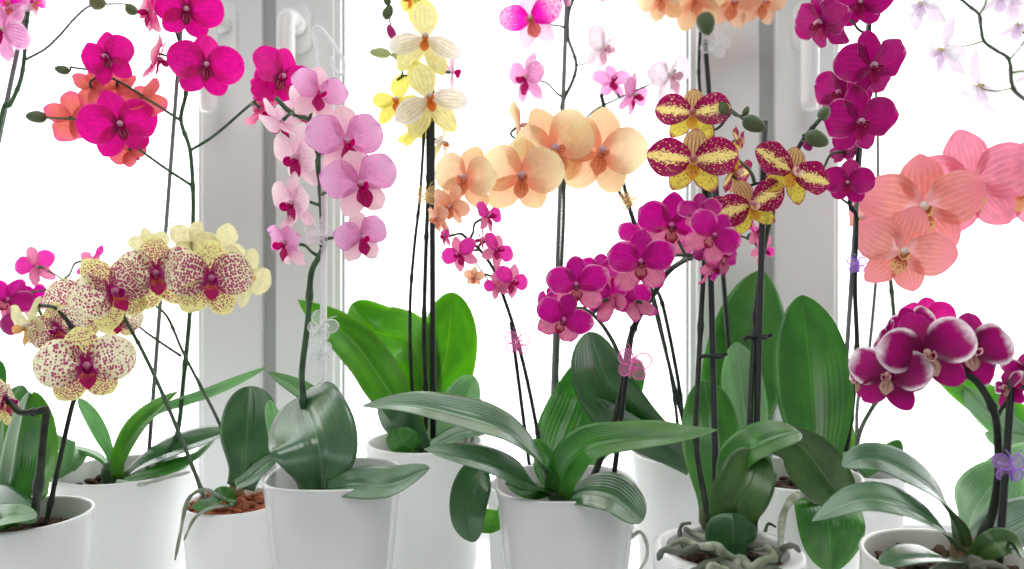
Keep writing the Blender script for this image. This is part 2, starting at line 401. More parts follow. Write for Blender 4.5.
def flower(plant, stem, x, y, d, size, yaw=0, pitch=0, roll=0, kind='magenta', cup=.12, droop=0., far=False, ped=True, spread=1.0):
    FC[0] += 1; sd = FC[0]; rnd = random.Random(sd * 13 + 5)
    S = size / F * d
    c = at(x, y, d)
    yaw -= math.degrees(math.atan((x - 512) / F)); pitch += math.degrees(math.atan((y - 284.5) / F)) * .7   # angles are given as seen along the view
    Rm = (Matrix.Rotation(R(yaw), 3, 'Z') @ Matrix.Rotation(R(-pitch), 3, 'X') @ Matrix.Rotation(R(roll), 3, 'Y'))
    v = PM[kind]; sh = SH[v['shape']]
    def place(geo, ang, back, tilt, off=(0, 0, 0), side=0):
        vs, fs, uv = geo
        A = Matrix.Rotation(R(ang), 3, 'Y') @ Matrix.Rotation(R(tilt), 3, 'X') @ Matrix.Rotation(R(side), 3, 'Z')
        o = V((0, back, 0)) + V(off)
        return [c + Rm @ (A @ p + o) for p in vs], fs, uv
    j = lambda a: rnd.uniform(-a, a)
    # flower body = the column with its hood and the short neck behind it
    col = blob_geo(c + Rm @ V((0, -.075 * S, .015 * S)), .038 * S, .07 * S, .045 * S, Rm)
    neck = tube_geo([c + Rm @ V((0, -.04 * S, 0)), c + Rm @ V((0, .02 * S, .0)), c + Rm @ V((0, .075 * S, -.02 * S))], .026 * S, 8)
    gv, gf = merge(col, neck)
    fl = link('flower', gv, gf, v['column'], plant, loc=c, uvs=[(.5, .5)] * len(gv))
    nu, nv = (8, 9) if far else (12, 13)
    sp = spread
    k = rnd.uniform(.94, 1.06)
    rf = v.get('ruffle', .035)
    # sepals lie behind
    g1 = petal_geo(sh['dl'] * S * k, sh['dw'] * S, .55, .58, cup * .8, .10 + j(.10), rf, .02, sh['tip'], sd, nu, nv)
    a, f, uv = place(g1, j(6), .018 * S, -6 + j(8)); link('sepal', a, f, v['sepal'], fl, loc=c, uvs=uv)
    for s in (-1, 1):
        g2 = petal_geo(sh['ll'] * S * rnd.uniform(.95, 1.05), sh['lw'] * S, .55, .58, cup * .8, .10 + j(.10), rf, .02, sh['tip'], sd * 3 + s, nu, nv)
        a, f, uv = place(g2, s * (sh['la'] * 1 + j(5)), .014 * S + (s > 0) * .004 * S, -4 + j(6) - droop * 30)
        link('sepal', a, f, v.get('low', v['sepal']), fl, loc=c, uvs=uv)
    for s in (-1, 1):
        g3 = petal_geo(sh['pl'] * S * rnd.uniform(.96, 1.04), sh['pw'] * S * sp, sh['pk'], sh['pf'], cup * rnd.uniform(.7, 1.6), .06 + j(.14), rf * 1.1, .0, 0, sd * 7 + s, nu, nv)
        a, f, uv = place(g3, s * (sh['pa'] + j(5) + droop * 25), -.004 * S + (s > 0) * -.006 * S, 2 + j(9) , side=j(12))
        link('petal', a, f, v['petal'], fl, loc=c, uvs=uv)
    lk = v.get('lipk', 1)
    # lip: mid lobe hanging forward, two side lobes that stand up beside the column, callus
    mid = petal_geo(.27 * S * lk, .22 * S * lk, .58, .6, -.30, .45, .05, .08, .35, sd * 11, 8, 9, base=.35)
    A = place(mid, 180 + j(4), -.035 * S, 38, (0, 0, -.015 * S))
    link('lip', A[0], A[1], v['lip'], fl, loc=c, uvs=A[2])
    for s in (-1, 1):
        sl = petal_geo(.17 * S * lk, .15 * S * lk, .6, .55, .6, -.5, .03, 0, 0, sd * 17 + s, 7, 7, base=.4)
        A = place(sl, s * 122, -.045 * S, 48, (s * .012 * S, 0, -.02 * S))
        link('lip_side_lobe', A[0], A[1], v['lip2'], fl, loc=c, uvs=A[2])
    gv, gf = blob_geo(c + Rm @ V((0, -.085 * S, -.045 * S)), .034 * S, .03 * S, .024 * S, Rm, 8, 6)
    link('lip_callus', gv, gf, v.get('callus', v['lip']), fl, loc=c, uvs=[(.5, .4)] * len(gv))
    # pedicel from the back of the flower to the nearest point of the flower stem
    if ped and stem:
        b = c + Rm @ V((0, .07 * S, -.02 * S))
        best = min(stem, key=lambda p: (p - b).length + .5 * max(0, p.z - b.z))
        if (best - b).length > .003:
            L = (best - b).length
            out = (Rm @ V((0, 1, 0))) * L * .35
            path = catmull([b, b + out * .6 + (best - b) * .3 + V((0, 0, .05 * L)), best.lerp(b, .25) + V((0, 0, .04 * L)), best], 5)
            pv, pf = tube_geo(path, lambda t: .0012 + .0005 * abs(t - .5) * 2, 6)
            link('pedicel', pv, pf, v['ped'], fl, loc=c)
    return fl

def bud(plant, stem, x, y, d, size, ang=0, m='bud', aspect=.66):
    """ang: where the tip points in the picture plane, degrees clockwise from up"""
    c = at(x, y, d); S = size / F * d
    Rm = Matrix.Rotation(R(ang), 3, 'Y') @ Matrix.Rotation(R(12), 3, 'X')
    def f(p, ph, th):
        s = 1 + .05 * math.cos(3 * th)
        w = 1 - .18 * math.cos(ph)
        return V((p.x * s * w, p.y * s * w, p.z))
    gv, gf = blob_geo(c, S * aspect / 2, S * aspect / 2, S / 2, Rm, 14, 10, f)
    b = link('bud', gv, gf, M[m], plant, loc=c)
    base = c - Rm @ V((0, 0, S * .47))
    if stem:
        best = min(stem, key=lambda p: (p - base).length)
        L = (best - base).length
        if L > .002:
            path = catmull([base, base.lerp(best, .4) - Rm @ V((0, 0, L * .2)), best], 5)
            pv, pf = tube_geo(path, .0011, 6); link('pedicel', pv, pf, M['stem_grey'], b, loc=c)
    return b

def stem(plant, pts, d, r=.0024, m='stem', name='flower_stem', nodes=True, r2=None):
    P = [at(p[0], p[1], d + (p[2] if len(p) > 2 else 0)) for p in pts]
    path = catmull(P, 8)
    n = len(path); L = sum((path[i + 1] - path[i]).length for i in range(n - 1))
    kn = max(1, int(L / .055)) if nodes else 0
    r2 = r2 or r * .7
    def rf(t):
        q = r + (r2 - r) * t
        if kn:
            u = (t * kn + .3) % 1.0
            q *= 1 + .35 * math.exp(-((u - .5) / .05) ** 2)
        return q
    # resample densely enough for the node swellings
    dense = []
    for i in range(n - 1):
        for k in range(3 if nodes else 1): dense.append(path[i].lerp(path[i + 1], k / (3 if nodes else 1)))
    dense.append(path[-1])
    gv, gf = tube_geo(dense, rf, 8)
    link(name, gv, gf, M[m], plant, loc=P[0])
    return path

def stake(plant, a, b, d, r=.0019, m='stake_dark', da=0, db=0):
    A, B = at(a[0], a[1], d + da), at(b[0], b[1], d + db)
    gv, gf = tube_geo([A.lerp(B, i / 6) for i in range(7)], r, 8)
    link('stake', gv, gf, M[m], plant, loc=A)
    return [A.lerp(B, i / 30) for i in range(31)]

def leaf(plant, pts, d, w, ang=0, m='mid', fold=.18, face=1, peak=.55, sharp=0., base=.34, cupw=0., label=None, wav=0., tipp=2.4):
    """pts: centre line in (x, y[, depth change]); w full width in pixels; ang: turn of the blade about its centre line (number or list)"""
    P = [at(p[0], p[1], d + (p[2] if len(p) > 2 else 0)) for p in pts]
    path = catmull(P, 8); n = len(path)
    W = w / F * d
    ph = random.random() * 6
    nu = 12
    vt, vb, uv = [], [], []
    angs = ang if isinstance(ang, (list, tuple)) else [ang, ang]
    lens = [0]
    for i in range(1, n): lens.append(lens[-1] + (path[i] - path[i - 1]).length)
    tot = lens[-1]
    # even out the spacing
    M_ = 30; pp = []
    for k in range(M_ + 1):
        t = k / M_; t = t if t < .8 else .8 + .2 * math.sin((t - .8) / .2 * PI / 2)
        s = t * tot
        i = max(0, min(n - 2, next((q for q in range(n - 1) if lens[q + 1] >= s - 1e-9), n - 2)))
        u = (s - lens[i]) / max(1e-9, lens[i + 1] - lens[i])
        pp.append((path[i].lerp(path[i + 1], u), t))
    T_ = .0009
    for k, (p, t) in enumerate(pp):
        a_ = pp[max(k - 1, 0)][0]; b_ = pp[min(k + 1, M_)][0]
        T = (b_ - a_).normalized()
        q = t * (len(angs) - 1); i = min(int(q), len(angs) - 2)
        an = R(angs[i] + (angs[i + 1] - angs[i]) * (q - i))
        pr = T.cross(V((0, 1, 0)))
        if pr.length < 1e-3: pr = V((1, 0, 0))
        pr.normalize(); dp = pr.cross(T).normalized()
        side = pr * math.cos(an) + dp * math.sin(an)
        nor = side.cross(T).normalized() * face
        x = min(1, t / peak); wb = base + (1 - base) * (x * x * (3 - 2 * x))
        e = max(0, (t - peak) / (1 - peak))
        wt = (max(0, 1 - e ** tipp)) ** (.5 + .4 * sharp)
        w_ = max(.02, wb * wt) * W / 2
        for i in range(nu + 1):
            s = -1 + 2 * i / nu
            h = fold * abs(s) * w_ - cupw * s * s * w_ + wav * W * math.sin(ph + 9 * t) * abs(s) * s
            h += -.10 * w_ * math.exp(-(s / .12) ** 2)
            c = p + side * s * w_ * math.cos(math.atan(fold)) + nor * h
            th = T_ * (1 - .75 * abs(s)) * (1 if t < .97 else .4)
            vt.append(c + nor * th * .5); vb.append(c - nor * th * .5)
            uv.append(((s + 1) / 2, t))
    fs = []; nn = nu + 1; off = len(vt)
    for k in range(M_):
        for i in range(nu):
            a = k * nn + i
            fs.append((a, a + 1, a + nn + 1, a + nn)); fs.append((off + a, off + a + nn, off + a + nn + 1, off + a + 1))
        fs.append((k * nn, (k + 1) * nn, off + (k + 1) * nn, off + k * nn))
        fs.append((k * nn + nu, off + k * nn + nu, off + (k + 1) * nn + nu, (k + 1) * nn + nu))
    fs.append(tuple(list(range(M_ * nn, M_ * nn + nn)) + list(range(off + M_ * nn + nu, off + M_ * nn - 1, -1))))
    fs.append(tuple(list(range(nu, -1, -1)) + list(range(off, off + nn))))
    return link('leaf', vt + vb, fs, LF[m], plant, loc=P[0], uvs=uv + uv, label=label)

def root_(plant, pts, d, r=.003, m='root', r2=None):
    P = [at(p[0], p[1], d + (p[2] if len(p) > 2 else 0)) for p in pts]
    path = catmull(P, 7); r2 = r2 or r * .6
    ph = random.random() * 6
    gv, gf = tube_geo(path, lambda t: (r + (r2 - r) * t) * (1 + .12 * math.sin(ph + t * 23)) * (1 if t < .96 else .6), 8)
    return link('aerial_root', gv, gf, M[m], plant, loc=P[0])

def pot(plant, cx, cy, d, a, m='pot', power=2.0, taper=.72, band=0, fill='bark_dark', fz=.022, thick=.0028):
    """round or rounded square pot: rim centre at (cx, cy), half width a in pixels, standing on the sill"""
    c = at(cx, cy, d); r = a / F * d; h = c.z; base = (c.x, c.y, 0)
    rb = r * taper
    def rr(z): return rb + (r - rb) * (z / h) ** .92
    prof = [(rb * .90, .0012), (rb * .96, .0008), (rb, .004)]
    for i in range(1, 10): prof.append((rr(h * i / 10), h * i / 10))
    if band:
        prof += [(rr(h - band) , h - band), (rr(h - band) + .002, h - band + .0012), (r + .002, h - .003), (r + .0012, h - .0006)]
        ri = r - thick - .001
    else:
        prof += [(rr(h * .97), h * .97), (r + .0003, h - .002), (r, h - .0005)]; ri = r - thick
    prof += [(r - thick * .35, h), (ri + .0004, h - .0004), (ri, h - .002), (min(ri - .001, rr(h - fz) - thick), h - fz), (rr(h * .45) - thick, h * .45), (rb * .8, .006)]
    gv, gf = lathe_geo(prof, base, 72, power)
    po = link('flower_pot', gv, gf, M[m], plant, loc=base)
    # bark filling
    rng = random.Random(int(cx) * 3 + 1)
    geos = []
    rz = h - fz
    R0 = min(ri, rr(h - fz) - thick) * .97
    geos.append(lathe_geo([(R0 * .8, -.03), (R0, -.004), (R0 * .9, 0), (R0 * .4, .001)], (c.x, c.y, rz), 24, power))
    for _ in range(70):
        q = R0 * .88 * math.sqrt(rng.random()); th = rng.random() * 6.28
        s = rng.uniform(.0045, .009)
        Rm = Matrix.Rotation(rng.random() * 6, 3, 'Z') @ Matrix.Rotation(rng.uniform(-.6, .6), 3, 'X') @ Matrix.Rotation(rng.uniform(-.6, .6), 3, 'Y')
        geos.append(blob_geo((c.x + q * math.cos(th), c.y + q * math.sin(th), rz + rng.uniform(0, .004)), s, s * rng.uniform(.5, .8), s * .42, Rm, 6, 4))
    gv, gf = merge(*geos)
    link('potting_bark', gv, gf, M[fill], plant, loc=(c.x, c.y, rz), smooth=False, kind='stuff')
    return po

def crown(plant, x, y, d, w, m='mid', h=22):
    """the short thick leaf base in the middle of the pot"""
    p = at(x, y, d); s = w / F * d
    gv, gf = blob_geo(p, s * .5, s * .32, h / F * d, None, 14, 8)
    link('stem_base', gv, gf, M['stem'] if m != 'brown' else M['sheath'], plant, loc=p)

def clip_butterfly(plant, x, y, d, size, m, rot=0, yaw=0):
    c = at(x, y, d); s = size / F * d
    Rm = Matrix.Rotation(R(yaw), 3, 'Z') @ Matrix.Rotation(R(rot), 3, 'Y')
    geos = []; wings = []
    # grip round the stems
    ring = [c + Rm @ V((math.cos(a) * .0042, math.sin(a) * .0042, 0)) for a in [2 * PI * k / 14 * .86 for k in range(15)]]
    for dz in (-.09 * s, .12 * s): geos.append(tube_geo([p + Rm @ V((0, 0, dz)) for p in ring], .0007, 6))
    o = V((0, -.0058, 0))
    geos.append(tube_geo([c + Rm @ (o + V((0, 0, -.28 * s))), c + Rm @ (o + V((0, -.001, 0))), c + Rm @ (o + V((0, 0, .25 * s)))], lambda t: .0012 - .0006 * abs(t - .5), 6))
    for sx in (-1, 1):
        for (L, Wd, ang, tz) in ((.52, .40, 52, .02), (.40, .32, 118, -.03)):
            vs, fs, _ = petal_geo(L * s, Wd * s, .6, .55, 0, 0, .02, 0, 0, 3, 6, 7)
            A = Matrix.Rotation(R(sx * ang), 3, 'Y') @ Matrix.Rotation(R(-18), 3, 'X')
            top = [c + Rm @ (A @ p + o + V((0, -.0004, tz * s))) for p in vs]
            bot = [c + Rm @ (A @ p + o + V((0, .0004, tz * s))) for p in vs]
            wings.append((top, fs)); wings.append((bot, [q[::-1] for q in fs]))
            rim = [q for k in range(8) for q in [top[k * 7]]] + [top[7 * 7 + 6 - 0]] + [top[k * 7 + 6] for k in range(6, -1, -1)]
            geos.append(tube_geo(rim, .0005, 5))
        geos.append(tube_geo(catmull([c + Rm @ (o + V((0, 0, .2 * s))), c + Rm @ (o + V((sx * .10 * s, -.001, .42 * s))), c + Rm @ (o + V((sx * .22 * s, -.002, .55 * s)))], 4), .0004, 5))
    gv, gf = merge(*geos)
    k_ = link('plant_clip', gv, gf, M[m], plant, loc=c)
    gv, gf = merge(*wings); link('wing', gv, gf, M[m + '_wing'], k_, loc=c)

def clip_ring(plant, x, y, d, w):
    c = at(x, y, d); s = w / F * d / 2
    ring = [c + V((math.cos(a) * s, math.sin(a) * .004, math.sin(a * 2) * .0006)) for a in [2 * PI * k / 20 for k in range(21)]]
    g1 = tube_geo(ring, .0012, 6)
    g2 = tube_geo([c + V((s, 0, 0)), c + V((s + .0035, -.001, .002))], .0014, 6)
    g3 = tube_geo([c + V((-s, 0, 0)), c + V((-s - .0025, -.001, -.002))], .0012, 6)
    gv, gf = merge(g1, g2, g3); link('plant_clip', gv, gf, M['clip_black'], plant, loc=c, label='black ring clip round the stems')

def bx(x0, x1, y0, y1, z0, z1):
    vs = [V((x, y, z)) for x in (x0, x1) for y in (y0, y1) for z in (z0, z1)]
    return vs, [(0, 1, 3, 2), (4, 6, 7, 5), (0, 4, 5, 1), (2, 3, 7, 6), (0, 2, 6, 4), (1, 5, 7, 3)]
def bevel(o, w=.004, seg=3):
    b = o.modifiers.new('bevel', 'BEVEL'); b.width = w; b.segments = seg; b.limit_method = 'ANGLE'; b.angle_limit = R(40)

def plant(px, d, label):
    p = at(px, 300, d); return thing('potted_orchid', (p.x, d, 0), label, 'orchid')

WORLD_OUT, WORLD_IN, FILL_POWER, EXPO = 3.2, .36, 15.0, 0.0
# ================================================================== the setting
WY = 1.0
def wx(px): return (px - 512) / F * WY
def wz(py): return CZ - (py - 284.5) / F * WY
def struct(name, geo, m, parent=None, bev=0, loc=None):
    o = link(name, geo[0], geo[1], m, parent, loc=loc, smooth=False)
    if not parent: o['kind'] = 'structure'
    if bev: bevel(o, bev)
    return o
# sill: a thick white board with a rounded front edge; wall piece under the window
s = struct('trim_1', bx(-1.7, 1.7, .30, .985, -.035, 0), M['sill'], bev=.008); s['label'] = 'white window sill board under the pots'
s = struct('wall_front', bx(-1.7, 1.7, .36, 1.2, -.9, -.036), M['pot_matt'])
# three casements side by side, in a fixed outer frame
TOPZ = 1.05
def casement(name, x0, x1, stl, strr):
    """x0,x1 outer edges; stl/strr: stile widths"""
    z0, z1 = .004, TOPZ; rail = wz(532) - z0
    g = [bx(x0, x0 + stl, WY, WY + .06, z0, z1), bx(x1 - strr, x1, WY, WY + .06, z0, z1),
         bx(x0 + stl, x1 - strr, WY, WY + .06, z0, z0 + rail), bx(x0 + stl, x1 - strr, WY, WY + .06, z1 - .08, z1)]
    o = struct(name, merge(*g), M['frame'], bev=.004)
    # glazing beads: a slim sloped strip round the pane
    xa, xb, za, zb = x0 + stl, x1 - strr, z0 + rail, z1 - .08
    b = .007
    g = [bx(xa - .001, xa + b, WY + .008, WY + .03, za, zb), bx(xb - b, xb + .001, WY + .008, WY + .03, za, zb),
         bx(xa, xb, WY + .008, WY + .03, za - .001, za + b), bx(xa, xb, WY + .008, WY + .03, zb - b, zb + .001)]
    link('glazing_bead', *merge(*g), M['frame'], o, smooth=False)
    g = [bx(xa + b, xa + b + .0018, WY + .02, WY + .03, za, zb), bx(xb - b - .0018, xb - b, WY + .02, WY + .03, za, zb)]
    link('pane_gasket', *merge(*g), M['gasket'], o, smooth=False)
    link('glass_pane', *bx(xa, xb, WY + .024, WY + .028, za, zb), M['glass'], o, smooth=False)
    return o
m, nt, out = mat('window glass'); n = N(nt)
t = n.n('ShaderNodeBsdfTransparent'); t.inputs[0].default_value = (.985, .99, .99, 1)
gl = n.n('ShaderNodeBsdfGlossy'); gl.inputs['Roughness'].default_value = .02
x = n.n('ShaderNodeMixShader'); x.inputs[0].default_value = .04
n.l(t.outputs[0], x.inputs[1]); n.l(gl.outputs[0], x.inputs[2]); n.l(x.outputs[0], out.inputs[0]); M['glass'] = m
w1 = casement('window_1', wx(-420), wx(262), .085, wx(262) - wx(201))
w2 = casement('window_2', wx(275), wx(760), wx(334) - wx(275), wx(760) - wx(697))
w3 = casement('window_3', wx(775), wx(1440), wx(836) - wx(775), .085)
# fixed frame seen in the narrow gaps between the casements, and its head and sides
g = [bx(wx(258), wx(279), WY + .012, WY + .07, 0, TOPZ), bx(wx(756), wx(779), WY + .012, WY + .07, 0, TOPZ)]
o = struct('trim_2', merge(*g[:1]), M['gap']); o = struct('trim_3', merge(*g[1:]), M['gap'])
struct('trim_4', bx(wx(-440), wx(1460), WY - .0, WY + .07, TOPZ + .001, TOPZ + .06), M['frame'], bev=.004)

def handle(win, px, ptop, pbot, ltop, lbot, ang=0):
    cx = wx(px); z0, z1 = wz(pbot), wz(ptop); hw = .0165
    # rounded plate
    def rounded(cx, cz, hw, hh, y0, y1, seg=8):
        pts = []
        for (sx, sz, a0) in ((1, 1, 0), (-1, 1, 90), (-1, -1, 180), (1, -1, 270)):
            for k in range(seg + 1):
                a = R(a0 + 90 * k / seg); pts.append((cx + sx * 0 + (hw - min(hw, hh)) * sx + min(hw, hh) * math.cos(a), cz + (hh - min(hw, hh)) * sz + min(hw, hh) * math.sin(a)))
        nn = len(pts); vs = [V((p[0], y0, p[1])) for p in pts] + [V((cx + (p[0] - cx) * .88, y1, cz + (p[1] - cz) * .95)) for p in pts]
        fs = [(i, (i + 1) % nn, nn + (i + 1) % nn, nn + i) for i in range(nn)] + [tuple(range(nn))[::-1], tuple(range(nn, 2 * nn))]
        return vs, fs
    h = link('window_handle', *rounded(cx, (z0 + z1) / 2, hw, (z1 - z0) / 2, WY, WY - .009), M['handle'], win, loc=(cx, WY, z1), smooth=False)
    bevel(h, .002)
    zt, zb = wz(ltop), wz(lbot); lx = cx - wx(512 + 5) * 0 - .006
    g1 = blob_geo((lx + .004, WY - .016, zt - .012), .0135, .014, .0135, None, 16, 10)
    path = catmull([V((lx + .002, WY - .02, zt - .006)), V((lx, WY - .040, zt - .012)), V((lx - .001, WY - .044, zt - .03)), V((lx - .001, WY - .043, zb))], 8)
    vs, fs = tube_geo(path, lambda t: .0118 if t < .96 else .010, 16)
    link('handle_lever', *merge(g1, (vs, fs)), M['handle'], h, loc=(lx, WY, zt))
handle(w1, 227, 3, 76, 18, 119)
handle(w2, 301, 5, 55, 20, 100)
handle(w3, 802, 3, 52, 20, 117)

# ================================================================== the orchids
# ---- P2: tall magenta spray, behind on the left
d = .764
A = plant(124, d, 'tall magenta orchid with salmon backed side branches, behind the spotted cream ones')
pot(A, 124, 468, d, 63, m='pot_matt', taper=.80)
st = stem(A, [(146, 478, -.01), (166, 455, -.01), (178, 430), (184, 375), (190, 310), (193, 225), (193, 190), (190, 150), (181, 120), (186, 92), (184, 60), (176, 30), (165, 5), (150, -25)], d, .0026, 'stem')
stake(A, (147, 478), (184, -10), d, .0021, 'stake_grey', da=.004, db=.004)
b1 = stem(A, [(191, 185), (165, 168), (137, 148), (118, 136), (85, 121), (52, 118)], d, .0016, 'stem', 'flower_branch', False)
b2 = stem(A, [(180, 120), (155, 104), (125, 85), (98, 72), (70, 67)], d, .0016, 'stem', 'flower_branch', False)
b3 = stem(A, [(191, 150), (215, 135), (250, 105), (268, 92), (280, 80, -.02)], d - .02, .0016, 'stem', 'flower_branch', False)
flower(A, st, 206, 66, d - .02, 71, 4, 0, 3, 'magenta')
flower(A, st, 187, 10, d - .02, 68, -8, -6, 8, 'magenta')
flower(A, st, 150, 12, d - .01, 50, -62, 5, 10, 'rose')
flower(A, st, 157, 58, d - .01, 52, 84, -12, -20, 'rose')
flower(A, b2, 108, 58, d - .02, 58, -34, 5, -12, 'magenta')
flower(A, b2, 92, 88, d, 44, 140, 10, 60, 'salmon')
flower(A, b2, 143, 98, d, 52, 150, -20, -40, 'salmon')
flower(A, b2, 117, 88, d + .01, 46, 165, -20, 90, 'salmon')
flower(A, b1, 119, 125, d - .02, 74, 12, 0, -18, 'magenta')
flower(A, b1, 72, 118, d + .01, 54, 155, 10, 70, 'salmon')
flower(A, b1, 130, 150, d + .01, 40, 165, 0, 40, 'salmon')
bud(A, b2, 62, 70, d, 14, -80, 'bud_dark'); bud(A, b1, 36, 117, d, 19, -88, 'bud_dark')
flower(A, b3, 280, 78, d - .04, 70, 25, 8, 20, 'magenta')
flower(A, b3, 260, 88, d - .03, 52, -62, 0, -20, 'magenta')
flower(A, b3, 262, 110, d - .035, 44, 120, -25, 60, 'rose')
leaf(A, [(118, 478), (122, 462), (150, 415), (215, 388), (268, 366)], d, 24, [40, 115, 125], 'pale', .2, 1, .5, .8, .5)
leaf(A, [(118, 478), (121, 455), (140, 424), (178, 392)], d - .01, 30, [10, 60], 'bright', .2, -1, .5, .5, .5)
leaf(A, [(112, 470), (108, 452), (92, 420), (78, 398)], d, 18, [10, 0], 'pale', .25, 1, .55, .3, .4)
leaf(A, [(114, 480), (100, 460), (75, 452), (48, 460, -.04), (30, 485, -.08)], d, 44, [60, 110], 'pale', .2, 1, .5, .5, .4)
leaf(A, [(120, 482), (145, 462), (185, 445), (232, 430)], d - .01, 40, [60, 62], 'sheen', .2, -1, .5, .6, .4)
leaf(A, [(124, 482), (150, 474), (190, 462), (215, 440)], d - .03, 26, [60, 72], 'mid', .2, -1, .5, .6, .4)
crown(A, 112, 474, d, 22, h=14)
root_(A, [(118, 482, -.03), (140, 484, -.05), (165, 478, -.05), (190, 472, -.04)], d, .0025, 'root_pale')

# ---- P1: left edge, spotted
d = .60
D = plant(22, d, 'spotted cream orchid in the white pot nearest the left edge')
pot(D, 23, 513, d, 63, m='pot', taper=.76)
st = stem(D, [(34, 522, -.035), (40, 470, -.06), (44, 430, -.062), (46, 410, -.06), (36, 412, -.058), (20, 412, -.056), (10, 402, -.05), (2, 394, -.045)], d, .0030, 'stem_dark')
st2 = stem(D, [(46, 525, .0), (58, 468), (71, 410), (80, 380), (78, 340, -.01), (58, 310, -.01), (40, 305)], d, .0020, 'stem_dark')
flower(D, st, 4, 402, d - .05, 62, 66, 0, 12, 'spotted')
flower(D, st2, 86, 366, d - .045, 90, 6, -8, -4, 'spotted')
flower(D, st2, 58, 330, d - .01, 62, -25, 0, -20, 'spotted')
flower(D, st2, 30, 326, d, 66, -72, -10, 10, 'cream')
leaf(D, [(14, 525), (8, 480, .02), (8, 420, .04), (22, 385, .05)], d, 60, [-10, 10], 'mid', .15, 1, .5, .2, .6)
leaf(D, [(36, 505), (40, 470, .03), (36, 430, .05), (33, 392, .06)], d, 56, [15, 25], 'bright', .18, 1, .5, .3, .6)
leaf(D, [(2, 525), (14, 480), (22, 430, -.01), (30, 392, -.015)], d - .015, 48, [0, 20], 'mid', .2, 1, .45, .4, .6)
leaf(D, [(-30, 500), (-10, 505, -.04), (15, 513, -.05), (36, 522, -.05)], d, 46, [60, 75], 'dark', .2, -1, .5, .2, .5)
leaf(D, [(-25, 520), (0, 518, -.04), (18, 516, -.05), (36, 518, -.06)], d - .02, 26, [40, 60], 'mid', .2, -1, .5, .1, .5)

# ---- P3: small pot with brick red bark, spotted cascade
d = .70
Cc = plant(235, d, 'spotted cream orchid with long arching spray, in the small pot of red brown bark')
pot(Cc, 235, 500, d, 49, m='pot_matt', taper=.78, fill='bark_red', fz=.006)
st = stem(Cc, [(206, 503, -.01), (188, 455), (160, 388), (142, 350), (130, 328), (118, 305), (108, 290)], d, .0020, 'stem_grey')
s2 = stem(Cc, [(238, 486, .0), (222, 430), (200, 385), (183, 352), (168, 318), (155, 305)], d + .01, .0017, 'stem_grey')
s3 = stem(Cc, [(181, 356), (160, 342), (142, 329), (132, 318)], d + .01, .0014, 'stem_grey', 'flower_branch', False)
s4 = stem(Cc, [(155, 305), (165, 288), (195, 262), (225, 258), (250, 268)], d + .015, .0014, 'stem_grey', 'flower_branch', False)
flower(Cc, s4, 210, 280, d - .03, 84, 10, 4, 2, 'spotted')
flower(Cc, s4, 157, 275, d - .02, 84, -8, 4, -6, 'spotted')
flower(Cc, st, 113, 293, d - .045, 84, 22, 6, -28, 'spotted')
flower(Cc, s4, 243, 276, d + .01, 70, 38, 0, 30, 'cream')
flower(Cc, s4, 150, 245, d + .03, 40, 170, 10, 10, 'cream')
flower(Cc, s4, 192, 242, d + .03, 50, 172, 10, -20, 'cream')
flower(Cc, s4, 222, 250, d + .03, 54, 165, 0, 50, 'cream')
flower(Cc, st, 80, 308, d - .02, 74, -22, 0, 20, 'spotted')
flower(Cc, st, 118, 322, d + .0, 46, -12, -20, 0, 'spotted')
leaf(Cc, [(240, 488), (246, 465), (248, 430), (250, 386, .01)], d - .02, 58, [0, -4], 'dark', .12, 1, .55, -.1, .5)
leaf(Cc, [(236, 486), (250, 478), (262, 468), (284, 452)], d - .03, 26, [40, 60], 'sheen', .15, -1, .5, .1, .5)
leaf(Cc, [(236, 500, -.01), (222, 498, -.03), (208, 506, -.04), (192, 508, -.05)], d, 24, [120, 110], 'mid', .15, 1, .5, .3, .5)
root_(Cc, [(224, 500, -.03), (205, 490, -.05), (188, 500, -.055), (180, 535, -.06), (175, 560, -.06)], d, .0022, 'root')
root_(Cc, [(232, 505, -.03), (212, 508, -.05), (195, 518, -.06), (184, 540, -.055)], d, .0018, 'root')
crown(Cc, 237, 488, d - .01, 16, 'brown', 9)

# ---- P4: lilac pink
d = .62
E = plant(335, d, 'lilac pink ruffled orchid in a glossy squarish pot before the left window handles')
pot(E, 335, 472, d, 65, m='pot_grey', power=2.9, taper=.64, fz=.05)
st = stem(E, [(318, 486), (306, 465), (303, 440), (303, 400), (302, 370), (308, 320), (311, 275), (318, 258), (323, 244), (321, 200), (318, 165), (318, 140), (312, 122), (300, 116), (288, 110), (276, 98)], d, .0029, 'stem')
stake(E, (323, 488), (324, 150), d, .0030, 'clip_clear')
# clear plastic loop standing on top of the stake
loop = [at(*p) for p in ((322, 155, d), (320, 90, d), (316, 50, d), (313, 32, d), (320, 28, d), (334, 45, d), (344, 62, d), (343, 74, d), (335, 70, d), (331, 58, d))]
gv, gf = tube_geo(catmull(loop, 8), .0014, 8); link('stake_loop', gv, gf, M['clip_clear'], E, loc=loop[0])
for (x_, y_, s_, r_) in ((318, 236, 30, 0), (322, 327, 34, 35), (321, 352, 26, 0)): clip_butterfly(E, x_, y_, d, s_, 'clip_clear', r_)
flower(E, st, 346, 143, d - .035, 80, 12, 4, -8, 'lilac')
flower(E, st, 360, 184, d - .05, 78, 12, -6, -16, 'lilac')
flower(E, st, 318, 94, d - .02, 62, 22, 8, 6, 'lilac', spread=.9)
flower(E, st, 361, 238, d - .02, 58, 22, -2, -12, 'lilac')
flower(E, st, 298, 157, d - .01, 72, -48, -16, 18, 'pearl')
flower(E, st, 294, 203, d - .01, 66, -54, -12, 14, 'pearl')
flower(E, st, 286, 243, d - .01, 60, -56, -8, 4, 'lilac', spread=.9)
flower(E, st, 280, 122, d - .015, 56, -140, -30, 30, 'pearl')
flower(E, st, 300, 108, d + .01, 50, 150, 0, 20, 'pearl')
